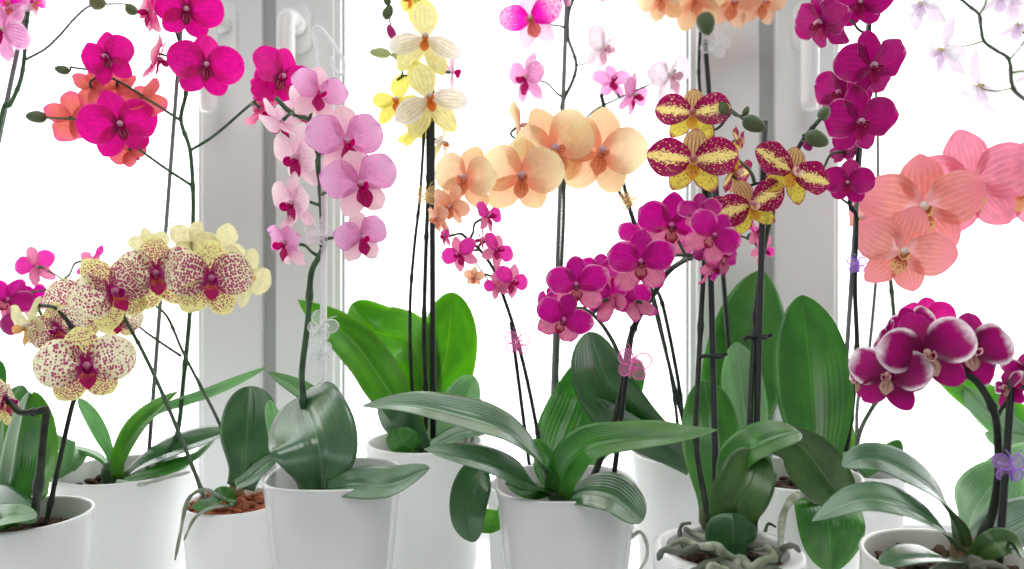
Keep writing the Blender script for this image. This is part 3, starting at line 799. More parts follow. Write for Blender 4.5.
leaf(E, [(322, 490, -.01), (321, 466, -.02), (315, 435, -.02), (301, 396, .02)], d - .01, 88, [0, -12], 'sheen', .25, -1, .5, -.1, .5)
leaf(E, [(326, 488, -.03), (352, 484, -.045), (392, 484, -.05), (430, 468, -.05)], d, 40, [40, 68], 'sheen', .2, -1, .5, .1, .4)
leaf(E, [(300, 478), (282, 450, .01), (276, 425, .02), (270, 400, .02)], d, 26, [30, 30], 'pale', .15, -1, .6, 0, .5)
leaf(E, [(345, 460, .02), (340, 425, .05), (310, 396, .07), (268, 372, .08)], d, 28, [50, 128, 130], 'mid', .2, 1, .5, .7, .5)
crown(E, 316, 486, d - .005, 18, h=10)

# ---- P5: yellow striped
d = .81
Fy = plant(425, d, 'yellow striped orchid with orange lips on three dark stems')
pot(Fy, 425, 440, d, 58, m='pot_matt', taper=.84)
st = stem(Fy, [(425, 446), (426, 400), (424, 330), (426, 250), (428, 190), (428, 130), (430, 80), (427, 40), (420, 5), (405, -18)], d, .0026, 'stem_dark')
s2 = stem(Fy, [(420, 446), (412, 385), (410, 310), (414, 250), (420, 195), (424, 130), (424, 90), (408, 76), (397, 80)], d - .006, .0020, 'stem_dark')
sk = stake(Fy, (433, 446), (432, 60), d, .0031, 'stake_dark', da=-.004, db=-.004)
flower(Fy, st, 425, 38, d - .03, 74, 2, 8, 2, 'yellow', droop=.35)
flower(Fy, st, 428, 98, d - .03, 78, 12, 8, -16, 'yellow', droop=.35)
flower(Fy, st, 398, 100, d - .01, 54, -22, 5, 8, 'gold')
flower(Fy, st, 411, -2, d + .01, 50, -60, 0, 0, 'gold')
flower(Fy, st, 414, 130, d + .02, 40, 160, -10, 30, 'gold')
flower(Fy, st, 443, 142, d + .02, 46, 84, -16, 0, 'yellow')
flower(Fy, st, 452, 72, d + .02, 40, 110, 20, 60, 'pearl')
bud(Fy, s2, 380, 53, d, 21, -88, 'bud_pale', .5); bud(Fy, s2, 396, 54, d, 13, -20, 'bud_pale')
s5 = stem(Fy, [(412, 60), (400, 45), (392, 30), (388, 10), (386, -10)], d, .0012, 'stem', 'flower_branch', False)
bud(Fy, s5, 391, 32, d, 15, -20, 'bud_mag', .6); bud(Fy, s5, 388, 12, d, 15, 30, 'bud_dark', .7); bud(Fy, s5, 387, 0, d, 11, -10, 'bud_dark', .7)
clip_butterfly(Fy, 428, 197, d - .01, 26, 'clip_yellow', 0)
leaf(Fy, [(422, 450, -.02), (410, 425), (385, 385, .01), (350, 338, .02), (298, 300, .03)], d, 46, [5, -25, 20], 'bright', .25, -1, .45, .8, .55)
leaf(Fy, [(420, 446), (424, 400, .03), (412, 345, .04), (375, 330, .06), (352, 303, .06)], d, 62, [10, -20, 20], 'bright', .2, 1, .7, 0, .4)
leaf(Fy, [(428, 448, .02), (436, 400, .04), (448, 345, .05), (452, 292, .05)], d, 66, [-4, 0], 'bright', .14, 1, .5, .1, .5)
leaf(Fy, [(428, 448, -.01), (442, 425), (462, 405), (474, 376)], d, 46, [25, 40], 'pale', .2, -1, .6, .0, .5)
leaf(Fy, [(424, 450, -.03), (410, 434, -.03), (392, 420, -.03), (378, 402, -.02)], d, 44, [30, 30], 'dark', .2, 1, .5, .1, .5)
leaf(Fy, [(412, 450, -.05), (402, 440, -.06), (398, 428, -.06)], d, 30, [0, 0], 'mid', .1, 1, .5, .0, .8)
leaf(Fy, [(430, 448, -.05), (446, 440, -.06), (466, 432, -.06), (486, 434, -.07)], d, 26, [50, 70], 'sheen', .1, -1, .5, .2, .6)
root_(Fy, [(458, 462, -.04), (466, 440, -.05), (472, 410, -.05), (479, 400, -.05), (481, 408, -.05), (474, 430, -.06), (470, 450, -.07), (458, 462, -.075)], d, .0026, 'root', .0018)

# ---- I: small cerise orchid behind the middle pot
d = .755
I = plant(527, d, 'small pink magenta orchid with leaning stems behind the middle pot, pink clip on them')
pot(I, 527, 484, d, 40, m='pot_matt', taper=.84)
st = stem(I, [(541, 486), (540, 458), (537, 430), (526, 375), (513, 325), (503, 295), (495, 272), (480, 250), (462, 234)], d, .0022, 'stem_dark')
stake(I, (532, 486), (511, 322), d, .0019, 'stake_dark')
clip_butterfly(I, 517, 344, d - .008, 30, 'clip_pink', 8)
s2 = stem(I, [(500, 292), (492, 285), (484, 274), (475, 262)], d, .0010, 'stem_grey', 'flower_branch', False)
for (x_, y_, s_, yw, pt, rl, kd) in ((460, 254, 42, -30, -5, -25, 'cerise'), (474, 277, 24, -20, -20, 10, 'apricot'), (497, 250, 42, 40, 10, 30, 'cerise'), (512, 281, 42, 35, -8, 20, 'cerise'),
        (488, 216, 40, 60, 10, 10, 'cerise'), (497, 286, 30, -150, 0, 20, 'cerise'), (482, 240, 30, -100, 0, -20, 'cerise'), (445, 236, 24, -60, 0, 0, 'cerise')):
    flower(I, st, x_, y_, d - .015, s_, yw, pt, rl, kd)

leaf(I, [(548, 485), (565, 440, .02), (580, 400, .04), (584, 358, .04)], d, 66, [0, -10], 'mid', .14, 1, .45, .5, .6)

# ---- H: blurred veined orchid on tall stems
d = .92
H = plant(560, d, 'tall pale stemmed orchid with speckled magenta and blush white flowers, far back in the centre')
pot(H, 560, 468, d, 36, m='pot_matt', taper=.84)
st = stem(H, [(556, 472), (556, 400), (560, 300), (564, 200), (563, 120), (562, 104), (573, 80), (576, 62), (568, 36), (570, 8), (580, -8), (600, -14)], d, .0026, 'stem_grey')
stake(H, (550, 472), (567, -10), d, .0028, 'stake_grey')
s2 = stem(H, [(575, 66), (588, 62), (600, 50)], d, .0011, 'stem', 'flower_branch', False)
s3 = stem(H, [(564, 150, .0), (590, 114), (615, 100), (632, 92), (660, 80), (676, 70)], d, .0014, 'stem', 'flower_branch', False)
flower(H, st, 531, 20, d - .02, 66, -6, 6, -15, 'speckled')
flower(H, st, 527, 78, d - .02, 56, -48, 0, 6, 'veined')
flower(H, s2, 603, 48, d, 58, 52, 0, 10, 'blush')
flower(H, s3, 612, 82, d, 44, 20, 30, 0, 'veined')
flower(H, s3, 633, 95, d, 50, 68, -8, 6, 'veined')
flower(H, s3, 670, 76, d, 62, 46, 6, -20, 'blush')
flower(H, st, 560, -6, d, 40, -60, 0, 0, 'veined')
flower(H, st, 602, -12, d, 44, 30, 0, 0, 'blush')
leaf(H, [(566, 475), (592, 440, .0), (612, 400, .01), (640, 360, .01)], d, 56, [0, 0], 'mid', .14, 1, .5, .2, .6)

# ---- P7: peach
d = .84
G = plant(690, d, 'peach orchid with big round petals, its arching spray held by an amber clip')
pot(G, 692, 452, d, 59, m='pot_matt', taper=.84)
st = stem(G, [(684, 456), (684, 430), (678, 380), (664, 310), (655, 285), (644, 250), (632, 215), (618, 190), (604, 174, -.01), (582, 158, -.02), (540, 165, -.04), (500, 178, -.055), (468, 190, -.065), (450, 210, -.07)], d, .0024, 'stem_dark')
st_ = stake(G, (692, 456), (601, 94), d - .004, .0022, 'stake_dark')
stem(G, [(680, 456), (676, 410), (668, 360), (655, 300), (640, 250)], d - .01, .0020, 'stem_dark')
clip_butterfly(G, 629, 201, d - .012, 24, 'clip_yellow', -20)
# big petalled flowers, the front ones overlap those behind
flower(G, st, 600, 152, d - .03, 98, 14, 2, 10, 'peach', spread=.9)
flower(G, st, 552, 150, d - .05, 96, 28, 4, -24, 'peach')
flower(G, st, 521, 176, d - .075, 88, 6, -4, 2, 'peach')
flower(G, st, 520, 126, d - .0, 62, 78, 10, 0, 'peach')
flower(G, st, 466, 178, d - .09, 72, -24, 0, 14, 'peach')
flower(G, st, 452, 206, d - .10, 46, -40, -20, 30, 'apricot')
flower(G, st, 438, 218, d - .10, 40, -60, -10, 0, 'apricot')
leaf(G, [(694, 462, -.01), (668, 446, .0), (628, 416, .0), (600, 376, .0), (588, 332, .02)], d - .10, 62, [20, 20, 20], 'dark', .2, -1, .55, .2, .5)
leaf(G, [(694, 460), (670, 452, -.04), (640, 432, -.05), (596, 398, -.05)], d - .05, 34, [30, 40], 'sheen', .2, -1, .5, .2, .5)
crown(G, 690, 452, d, 22, h=8)

# ---- M: top peach, tall stem behind the maroon orchid
d = .93
Mm = plant(735, d, 'orange peach orchid hanging in at the top edge above the maroon yellow one')
pot(Mm, 735, 462, d, 36, m='pot_matt', taper=.84)
st = stem(Mm, [(733, 470), (730, 400), (728, 330), (722, 270), (712, 180), (704, 120), (699, 80), (700, 40), (704, 16), (712, 8), (725, 3), (745, -6), (770, -12)], d, .0024, 'stem_dark')
stake(Mm, (738, 470), (705, 40), d - .006, .0030, 'stake_dark')
bud(Mm, st, 706, 24, d - .04, 24, 172, 'bud_dark', .75)
for (x_, y_, s_, yw, pt, rl) in ((662, -2, 54, -30, 0, 0), (695, 0, 66, -10, 10, -10), (733, 2, 60, 10, -10, 10), (762, 2, 54, 30, -10, 0)):
    flower(Mm, st, x_, y_, d - .02, s_, yw, pt, rl, 'apricot' if x_ > 700 else 'peach')
clip_butterfly(Mm, 714, 46, d - .02, 36, 'clip_clear', 20)
leaf(Mm, [(728, 470), (735, 420), (750, 350, .01), (762, 270, .02)], d, 86, [10, -10], 'mid', .14, 1, .5, .4, .6)
leaf(Mm, [(742, 470, -.02), (746, 430, -.02), (742, 390, -.02), (736, 342, -.01)], d, 44, [10, 0], 'pale', .2, -1, .5, .3, .5)

# ---- P6: middle pot, magenta scalloped
d = .62
K = plant(565, d, 'magenta orchid with scalloped pale rimmed petals in the glossy middle pot, straplike leaves')
pot(K, 565, 481, d, 70, m='pot_grey', power=2.9, taper=.60, fz=.035)
st = stem(K, [(588, 492), (600, 460), (613, 425), (622, 388), (630, 340), (640, 315), (655, 292), (668, 272), (685, 260, -.03), (697, 254, -.06), (712, 246, -.085)], d, .0030, 'stem_dark')
s2 = stem(K, [(622, 362), (612, 340), (600, 322), (588, 311), (578, 308), (566, 310)], d, .0018, 'stem_grey', 'flower_branch', False)
stake(K, (612, 492), (632, 330), d - .004, .0022, 'stake_dark')
s3 = stem(K, [(680, 262, -.03), (697, 244, .0), (718, 238), (738, 236), (752, 240)], d + .01, .0012, 'stem_grey', 'flower_branch', False)
clip_butterfly(K, 634, 366, d - .014, 40, 'clip_pink', 12, -25)
flower(K, st, 641, 262, d - .06, 74, 2, -6, -3, 'orchid')
flower(K, st, 671, 226, d - .035, 76, 6, -6, 4, 'orchid')
flower(K, st, 712, 236, d - .125, 62, 18, 0, 35, 'orchid')
flower(K, st, 700, 212, d - .085, 44, 10, 20, 0, 'orchid')
flower(K, st, 722, 255, d - .105, 46, 50, 0, 20, 'orchid')
flower(K, s2, 577, 285, d - .055, 66, -4, -6, -4, 'orchid')
flower(K, s2, 563, 319, d - .06, 60, 5, -16, 22, 'orchid')
flower(K, s2, 600, 272, d - .01, 46, 0, 10, 0, 'orchid')
flower(K, s2, 609, 298, d - .01, 54, 150, 0, 30, 'orchid')
flower(K, st, 634, 302, d - .01, 50, -150, -20, 20, 'orchid')
flower(K, s2, 548, 303, d - .02, 40, -60, 0, 0, 'orchid')
flower(K, st, 638, 236, d + .005, 46, -30, 10, 0, 'orchid')
flower(K, st, 713, 268, d - .10, 44, 70, -30, 40, 'orchid')
bud(K, st, 699, 255, d - .08, 13, 150, 'bud_mag', .9)
flower(K, s3, 755, 232, d, 38, 66, 20, 10, 'cerise', spread=.7)
flower(K, s3, 764, 250, d, 34, 50, -20, 30, 'cerise', spread=.7)
leaf(K, [(556, 494, -.02), (540, 462, -.04), (505, 430, -.05), (450, 412, -.05), (405, 404, -.04), (362, 406, -.03)], d - .01, 42, [30, 100, 125, 120, 110], 'sheen', .22, 1, .45, .5, .6)
leaf(K, [(558, 494, -.03), (566, 468, -.05), (590, 446, -.07), (640, 438, -.09), (680, 436, -.115), (718, 430, -.125)], d - .01, 40, [20, 30, 60, 66, 70], 'mid', .2, -1, .4, .8, .7)
leaf(K, [(552, 496, -.03), (530, 484, -.05), (495, 466, -.07), (460, 456, -.08), (424, 449, -.08)], d, 36, [50, 110, 118, 120], 'sheen', .25, 1, .45, .8, .5)
leaf(K, [(570, 496, -.045), (590, 492, -.06), (615, 498, -.07), (642, 522, -.08)], d, 50, [60, 58, 50], 'sheen', .2, -1, .6, .1, .4)
leaf(K, [(545, 492, -.03), (522, 490, -.045), (505, 484, -.05)], d, 30, [110, 110], 'mid', .2, 1, .5, .2, .6)
leaf(K, [(508, 466, -.005), (488, 462, -.01), (472, 485, -.03), (468, 515, -.035), (474, 542, -.03)], d + .03, 38, [40, 10, 0], 'dark', .2, -1, .5, .3, .5)
leaf(K, [(506, 512, .07), (494, 520, .06), (480, 520, .05), (468, 526, .05)], d + .01, 34, [20, 20], 'bright', .12, -1, .5, .2, .6)
leaf(K, [(560, 494, -.02), (548, 470), (544, 455, .01), (532, 440, .02)], d + .01, 26, [10, 20], 'mid', .2, -1, .5, .2, .7)
crown(K, 558, 492, d - .02, 24, h=12)
root_(K, [(628, 540, -.02), (640, 532, -.03), (647, 545, -.04), (645, 562, -.04), (630, 580, -.03)], d, .0016, 'root_pale', .0012)

# ---- P8: front pot, maroon and yellow
d = .50
L = plant(727, d, 'maroon and yellow flecked orchid in the front white pot of twisted grey roots')
pot(L, 727, 547, d, 71, m='pot', taper=.80, band=.022, fill='bark_dark', fz=.012, thick=.007)
DL = .10   # the two spikes lean back towards the window
st = stem(L, [(711, 530), (704, 495, .01), (696, 440, .03), (698, 380, .04), (702, 300, .06), (706, 230, .08), (704, 190, .09), (698, 150, .09), (693, 110, .09), (706, 98, .09), (725, 97, .09)], d, .0022, 'stem_dark')
stake(L, (717, 532), (709, 190), d, .0023, 'stake_dark', db=.09)
st2 = stem(L, [(748, 530), (750, 480, .01), (750, 420, .02), (754, 340, .04), (762, 260, .06), (774, 205, .08), (786, 175, .08), (800, 145, .08), (815, 125, .08), (826, 113, .08)], d, .0024, 'stem_dark')
stake(L, (754, 532), (765, 122), d, .0024, 'stake_dark', db=.085)
b5 = stem(L, [(706, 230, .08), (722, 205, .08), (740, 192, .08), (755, 184, .08), (780, 180, .08)], d, .0014, 'stem_dark', 'flower_branch', False)
clip_ring(L, 712, 356, d + .035, 20); clip_ring(L, 757, 337, d + .04, 20)
flower(L, st, 693, 160, d + .05, 92, 2, 2, 2, 'tiger')
flower(L, st, 692, 113, d + .075, 76, 2, 4, 2, 'tiger')
flower(L, b5, 750, 205, d + .05, 78, 26, 0, -22, 'tiger')
flower(L, b5, 733, 172, d + .085, 62, 64, -10, 160, 'tiger')
flower(L, b5, 738, 140, d + .09, 44, 80, 0, 0, 'tiger')
flower(L, st2, 792, 172, d + .05, 84, 30, 6, 24, 'tiger')
flower(L, b5, 728, 213, d + .08, 50, 0, -25, 40, 'tiger')
bud(L, st, 724, 110, d + .07, 19, -20, 'bud_dark', .72); bud(L, st, 754, 124, d + .07, 24, 118, 'bud_dark', .68); bud(L, st, 746, 111, d + .075, 10, 20, 'bud_dark')
bud(L, st2, 824, 113, d + .07, 15, 30, 'bud_dark', .8); bud(L, st2, 817, 139, d + .07, 24, 118, 'bud_dark', .68); bud(L, st2, 808, 146, d + .075, 11, 150, 'bud_mag', .8)
leaf(L, [(714, 528), (716, 490, .02), (712, 430, .05), (704, 380, .06)], d + .03, 66, [-10, 10], 'mid', .15, 1, .55, .1, .5)
leaf(L, [(738, 525), (746, 480, .02), (752, 440, .04)], d + .03, 58, [20, 0], 'dark', .2, -1, .6, .0, .6)
leaf(L, [(730, 536, -.01), (734, 505, -.02), (746, 478, -.02), (756, 452, -.01)], d, 56, [10, 10], 'olive', .3, -1, .55, -.1, .6)
leaf(L, [(724, 505, .0), (735, 462, -.005), (758, 444, -.01), (785, 434, .0), (800, 432, .01)], d, 44, [40, 58, 60], 'mid', .25, -1, .55, .8, .5)
leaf(L, [(772, 436, .04), (800, 446, .04), (826, 478, .04), (848, 506, .04)], d + .01, 62, [-20, -30], 'olive', .25, -1, .5, .4, .6)
leaf(L, [(732, 556, -.02), (732, 540, -.022), (732, 526, -.024), (731, 513, -.022)], d, 50, [0, 0], 'dark', .12, 1, .45, -.5, .55)
crown(L, 736, 540, d - .0, 30, 'brown', 24)
bud(L, None, 706, 515, d + .02, 34, -5, 'bud', .42)
for pts, r_, mm in (([(722, 556, -.02), (700, 548, -.03), (682, 552, -.03), (664, 550, -.03), (658, 560, -.035)], .0032, 'root_dark'),
                    ([(726, 560, -.02), (706, 566, -.04), (690, 574, -.045), (676, 572, -.04)], .0036, 'root_dark'),
                    ([(735, 560, -.03), (722, 552, -.045), (718, 546, -.045), (700, 546, -.03), (684, 540, -.01), (668, 546, -.01)], .0030, 'root'),
                    ([(740, 558, -.03), (730, 572, -.05), (712, 566, -.055), (706, 582, -.055)], .0034, 'root'),
                    ([(742, 560, -.03), (752, 568, -.05), (765, 560, -.05), (774, 558, -.045), (768, 548, -.03), (752, 550, -.02)], .0034, 'root'),
                    ([(724, 562, -.04), (738, 570, -.055), (752, 574, -.055), (770, 568, -.05), (784, 572, -.04)], .0030, 'root_dark'),
                    ([(738, 556, .0), (752, 546, -.02), (772, 548, -.03), (782, 556, -.03)], .0026, 'root_dark'),
                    ([(728, 548, .01), (708, 540, .01), (694, 534, .02), (684, 528, .02)], .0030, 'root'),
                    ([(686, 552, .01), (680, 535, .02), (682, 525, .02), (691, 523, .015)], .0018, 'root_dark'),
                    ([(744, 530, .03), (762, 535, .04), (768, 524, .045), (776, 527, .04)], .0016, 'root_dark'),
                    ([(820, 504, .12), (806, 495, .10), (792, 499, .07), (783, 516, .04), (781, 540, .0), (781, 556, -.01)], .0034, 'root')):
    root_(L, pts, d, r_, mm)
root_(L, [(776, 560, -.02), (784, 548, -.03), (794, 546, -.035), (800, 552, -.035)], d, .0024, 'root_dark')

# ---- P9: fuchsia, big leaves
d = .70
O = plant(790, d, 'dark fuchsia orchid with broad upright leaf before the right window handle')
pot(O, 790, 472, d, 67, m='pot_matt', taper=.84)
st = stem(O, [(834, 484), (846, 452), (853, 400), (857, 350), (855, 290), (856, 240), (856, 215), (850, 204), (856, 170), (862, 110), (868, 50), (872, -10)], d, .0024, 'stem_dark')
s2 = stem(O, [(854, 208), (838, 196), (824, 185), (812, 172)], d, .0013, 'stem_grey', 'flower_branch', False)
stake(O, (838, 484), (870, 0), d + .006, .0022, 'stake_grey')
clip_butterfly(O, 855, 266, d - .008, 22, 'clip_purple', 0)
flower(O, st, 822, 22, d - .02, 70, -52, -10, 10, 'fuchsia')
flower(O, st, 860, 2, d - .02, 60, 5, -10, 0, 'fuchsia')
flower(O, st, 871, 66, d - .045, 74, 36, -6, -14, 'fuchsia')
flower(O, st, 841, 93, d - .01, 64, -28, 0, 15, 'fuchsia')
flower(O, st, 858, 122, d - .04, 74, 34, -6, -10, 'fuchsia')
flower(O, st, 848, 183, d - .03, 50, -6, -6, 8, 'fuchsia')
flower(O, s2, 845, 152, d + .01, 30, 150, -6, 8, 'fuchsia')
leaf(O, [(812, 478, -.04), (815, 430, -.02), (810, 360), (802, 295, .01)], d, 78, [6, -4], 'mid', .10, -1, .5, .35, .55, label='broad upright green leaf with a pointed tip')
leaf(O, [(822, 480), (830, 450, .01), (834, 425, .01), (836, 405, .01)], d, 46, [20, 0], 'bright', .15, 1, .5, .2, .7)
leaf(O, [(812, 494, -.06), (824, 505, -.085), (830, 530, -.10), (832, 573, -.10)], d, 62, [0, 5], 'mid', .12, -1, .36, .5, .5)
leaf(O, [(816, 480, -.03), (840, 464, -.03), (862, 456, -.03)], d, 22, [50, 60], 'pale', .15, -1, .5, .2, .6)
bud(O, None, 812, 494, d - .055, 34, -60, 'bud_pale', .42)
crown(O, 818, 486, d - .02, 26, h=14)

# ---- coral, stem behind
d = .88
Pc = plant(862, d, 'large coral pink orchid spray with speckled yellow lips at the right')
pot(Pc, 866, 470, d, 36, m='pot_matt', taper=.84)
st = stem(Pc, [(854, 478), (860, 432), (880, 393), (892, 350), (894, 320), (891, 285), (889, 258), (893, 232, -.03), (915, 205, -.06), (945, 185, -.07), (975, 172, -.08), (1010, 165, -.09), (1050, 160, -.1)], d, .0027, 'stem_grey')
stem(Pc, [(850, 478), (856, 440), (858, 400), (868, 360), (878, 250), (878, 190), (877, 110), (872, 60)], d + .01, .0024, 'stake_grey', 'stake', False)
flower(Pc, st, 923, 207, d - .12, 112, 8, -8, 0, 'coral')
flower(Pc, st, 902, 252, d - .15, 92, 10, -6, 18, 'coral')
flower(Pc, st, 972, 184, d - .10, 112, 10, -4, -10, 'pinkcoral')
flower(Pc, st, 1022, 188, d - .08, 96, 0, -6, 10, 'pinkcoral')
flower(Pc, st, 866, 218, d - .05, 66, -60, -6, 16, 'coral')
leaf(Pc, [(862, 474), (876, 462), (892, 452), (900, 440)], d, 22, [40, 50], 'mid', .15, -1, .5, .2, .6)

# ---- P10: burgundy with white edge
d = .50
Rr = plant(955, d, 'burgundy orchid with white edged petals in the pot at the right front corner')
pot(Rr, 955, 556, d, 87, m='pot_cream', taper=.82, fill='bark_dark', fz=.012, thick=.0035)
st = stem(Rr, [(972, 552), (990, 520), (998, 480), (998, 440), (995, 415), (986, 395), (975, 380), (962, 374), (945, 370), (925, 372), (905, 384), (890, 386)], d, .0028, 'stem_dark')
stake(Rr, (998, 575), (1012, 380), d, .0024, 'stake_dark', da=-.03)
s2 = stem(Rr, [(995, 424), (1002, 408), (1012, 396), (1026, 384)], d, .0013, 'stem_dark', 'flower_branch', False)
clip_butterfly(Rr, 1006, 468, d - .012, 38, 'clip_purple', 0)
flower(Rr, st, 926, 354, d - .03, 94, 14, 0, -16, 'burgundy')
flower(Rr, st, 970, 350, d + .0, 88, 26, 4, 4, 'burgundy')
flower(Rr, st, 889, 376, d - .02, 80, -12, 0, 4, 'burgundy')
flower(Rr, st, 862, 380, d + .01, 54, -58, -6, 14, 'burgundy')
flower(Rr, st, 915, 326, d + .03, 50, 160, 8, 20, 'burgundy')
flower(Rr, st, 886, 340, d + .03, 50, -100, 8, 20, 'burgundy')
flower(Rr, st, 928, 318, d + .05, 50, 10, 20, 0, 'magenta')
flower(Rr, s2, 1008, 388, d - .0, 46, -50, 10, -30, 'burgundy', spread=.6)
flower(Rr, s2, 1026, 374, d - .0, 50, -10, 0, 0, 'burgundy', spread=.7)
bud(Rr, st, 1001, 338, d + .05, 6, 0, 'bud_mag', .9)
leaf(Rr, [(962, 545, -.01), (955, 520, -.02), (935, 492, -.03), (900, 468, -.03), (868, 458, -.03), (842, 466, -.03)], d, 44, [70, 110, 130, 130], 'sheen', .2, 1, .5, .2, .5)
leaf(Rr, [(958, 550, -.02), (940, 528, -.04), (900, 505, -.05), (858, 500, -.05), (812, 521, -.05)], d, 38, [85, 112, 125, 118], 'sheen', .22, 1, .5, .8, .5)
leaf(Rr, [(955, 562, -.02), (938, 558, -.05), (910, 558, -.06), (880, 564, -.06)], d, 42, [70, 100], 'sheen', .2, 1, .55, -.1, .5)
leaf(Rr, [(966, 545), (972, 520, .03), (985, 495, .05), (1012, 464, .06)], d, 62, [20, 30], 'pale', .15, -1, .5, .1, .5)
leaf(Rr, [(968, 548), (995, 535), (1020, 522), (1055, 505)], d, 50, [50, 60], 'sheen', .2, -1, .5, .2, .5)
leaf(Rr, [(972, 560, -.02), (992, 545, -.03), (1010, 542, -.03), (1022, 558, -.04)], d, 26, [40, 40], 'olive', .2, -1, .5, .2, .6)
leaf(Rr, [(965, 545, .02), (990, 500, .06), (1020, 470, .08), (1050, 450, .1)], d + .02, 60, [20, 30], 'pale', .15, -1, .5, .1, .5)
crown(Rr, 964, 552, d - .005, 28, 'brown', 20)
for pts, r_, mm in (([(958, 566, -.02), (975, 560, -.03), (985, 570, -.035)], .004, 'root_dark'), ([(952, 562, -.03), (935, 570, -.04), (925, 575, -.04)], .003, 'root'), ([(968, 566, -.03), (992, 564, -.035), (1010, 572, -.03)], .003, 'root_dark')):
    root_(Rr, pts, d, r_, mm)

# ---- white lilac orchid far right
d = .90
S = plant(1070, d, 'pale white lilac orchid with branching stem at the top right, beyond the coral spray')
pot(S, 1085, 468, d, 44, m='pot_matt', taper=.84)
st = stem(S, [(1085, 480), (1080, 380), (1062, 240), (1045, 140), (1030, 106), (1013, 88), (1009, 60), (995, 50), (984, 41), (981, 28), (979, 15), (970, 7), (962, 0), (945, -14)], d, .0024, 'stem_grey')
q1 = stem(S, [(984, 41), (965, 46), (949, 45)], d, .0013, 'stem_pale', 'flower_branch', False)
q2 = stem(S, [(1013, 88), (995, 91), (978, 88)], d, .0013, 'stem_pale', 'flower_branch', False)
q3 = stem(S, [(1009, 60), (1018, 50), (1030, 34)], d, .0013, 'stem_pale', 'flower_branch', False)
q4 = stem(S, [(979, 15), (985, 5), (988, -10)], d, .0013, 'stem_pale', 'flower_branch', False)
flower(S, q1, 944, 50, d, 56, -60, 0, 20, 'ghost'); flower(S, q2, 978, 86, d, 66, -120, 0, 30, 'ghost'); flower(S, st, 922, 4, d, 50, -40, 0, 0, 'ghost')
flower(S, q3, 1016, 26, d, 48, 20, 0, 0, 'ghost'); flower(S, q4, 1000, -2, d, 50, 10, 0, 0, 'ghost'); flower(S, st, 1036, 70, d, 60, 10, 0, 0, 'ghost')
flower(S, st, 992, 212, d + .03, 26, 30, -10, 0, 'citron'); flower(S, st, 1012, 146, d, 40, -90, -10, 0, 'ghost')
leaf(S, [(1060, 470), (1020, 425), (975, 395), (935, 372)], d, 36, [20, 20], 'bright', .15, 1, .5, .5, .5)
leaf(S, [(1060, 475), (1020, 440), (985, 410), (960, 385)], d, 30, [30, 30], 'pale', .15, 1, .5, .5, .5)
leaf(S, [(1060, 475), (1030, 450), (1000, 440), (985, 432)], d, 24, [30, 30], 'pale', .15, 1, .5, .5, .5)

# ---- magenta orchid leaning in from beyond the left edge
d = .84
B = plant(-70, d, 'speckled magenta orchid leaning in at the top left corner, pot beyond the edge')
pot(B, -70, 462, d, 50, m='pot_matt', taper=.84)
st = stem(B, [(-62, 470), (-48, 400), (-22, 240), (2, 115), (10, 105), (20, 82), (24, 60), (26, 30), (29, 8), (34, -14)], d, .0028, 'stem')
stake(B, (-70, 470), (27, 5), d + .006, .0026, 'stake_grey')
q1 = stem(B, [(25, 60), (45, 49), (60, 35), (75, 18), (90, 6), (110, 4), (128, 4)], d, .0015, 'stem_grey', 'flower_branch', False)
bud(B, q1, 98, 3, d, 17, 92, 'bud', .8); bud(B, q1, 132, 10, d, 14, 120, 'bud_dark', .8)
flower(B, st, 4, 30, d - .02, 66, -40, 0, 40, 'veined'); flower(B, st, 10, 4, d - .02, 40, -30, 10, 0, 'speckled'); flower(B, st, 34, 2, d, 30, 40, 10, 0, 'speckled')
q2 = stem(B, [(-35, 330), (-10, 300), (15, 294), (45, 290), (64, 284), (58, 276), (45, 270)], d - .01, .0013, 'stem_grey', 'flower_branch', False)
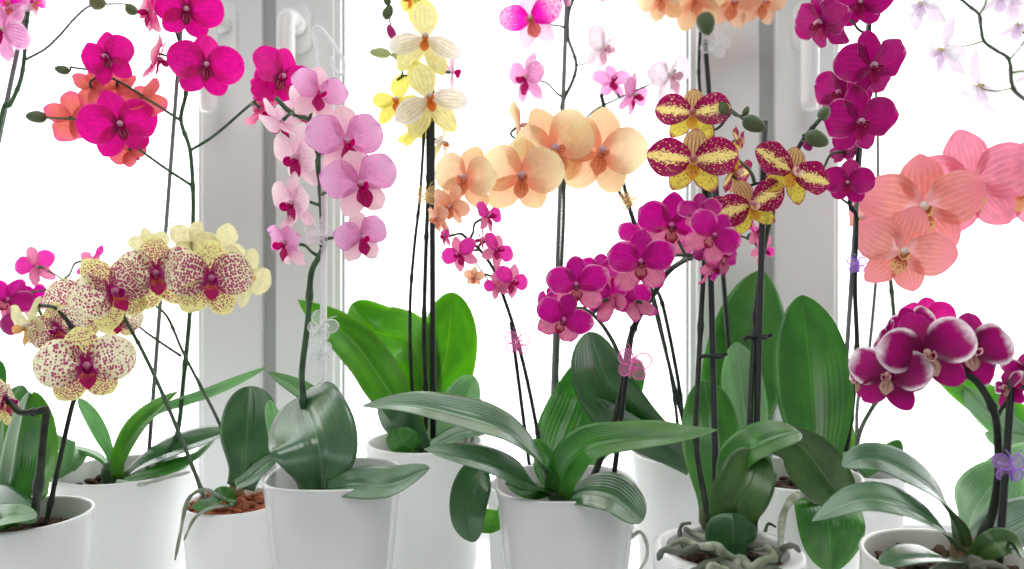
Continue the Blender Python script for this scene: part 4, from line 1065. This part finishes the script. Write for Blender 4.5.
flower(B, q2, 36, 266, d - .02, 46, -145, 0, 20, 'cerise'); flower(B, q2, 92, 262, d, 40, 120, -20, 60, 'cerise'); flower(B, q2, 8, 300, d - .02, 50, -10, 0, 30, 'orchid')
flower(B, q2, 34, 300, d, 36, 160, 0, 30, 'orchid'); bud(B, q2, 10, 325, d - .02, 22, 160, 'bud_mag', .8); flower(B, q2, 20, 300, d, 30, -120, 0, 0, 'cerise')
leaf(B, [(-70, 470), (-50, 430), (-20, 400), (0, 360)], d, 40, [10, 10], 'mid')

# ================================================================== light, sky, camera
w = bpy.data.worlds.new('overcast day'); bpy.context.scene.world = w; w.use_nodes = True
nt = w.node_tree; nt.nodes.clear(); n = N(nt)
out = n.n('ShaderNodeOutputWorld'); bg = n.n('ShaderNodeBackground')
sx = n.n('ShaderNodeSeparateXYZ'); n.l(n.n('ShaderNodeTexCoord').outputs['Generated'], sx.inputs[0])
f = n.ss(sx.outputs[1], -.25, .25)          # bright overcast day beyond the window (+Y), dimmer white room behind
n.l(n.mix(f, (.80, .81, .82), (1, 1, 1)), bg.inputs[0])
n.l(n.m('ADD', n.m('MULTIPLY', f, WORLD_OUT - WORLD_IN), WORLD_IN), bg.inputs[1])
n.l(bg.outputs[0], out.inputs[0])
def area(name, loc, rot, size, power):
    l = bpy.data.lights.new(name, 'AREA'); l.size = size; l.energy = power
    o = bpy.data.objects.new(name, l); o.location = loc; o.rotation_euler = [R(a) for a in rot]; COL.objects.link(o); return o
area('room_fill', (-.2, -.9, 1.7), (52, 0, 0), 1.2, FILL_POWER)  # unseen soft light added above and behind the camera to give the forms shape

cam = bpy.data.cameras.new('camera'); co = bpy.data.objects.new('camera', cam); COL.objects.link(co)
co.location = (0, 0, CZ); co.rotation_euler = (R(90), 0, 0)
cam.sensor_width = 36; cam.lens = 36 * F / 1024; cam.clip_start = .02
cam.dof.use_dof = True; cam.dof.focus_distance = .60; cam.dof.aperture_fstop = 6.3
sc = bpy.context.scene; sc.camera = co
sc.view_settings.view_transform = 'Standard'; sc.view_settings.look = 'None'
sc.view_settings.gamma = 1; sc.view_settings.use_curve_mapping = False; sc.view_settings.exposure = EXPO
sc.cycles.transparent_max_bounces = 24
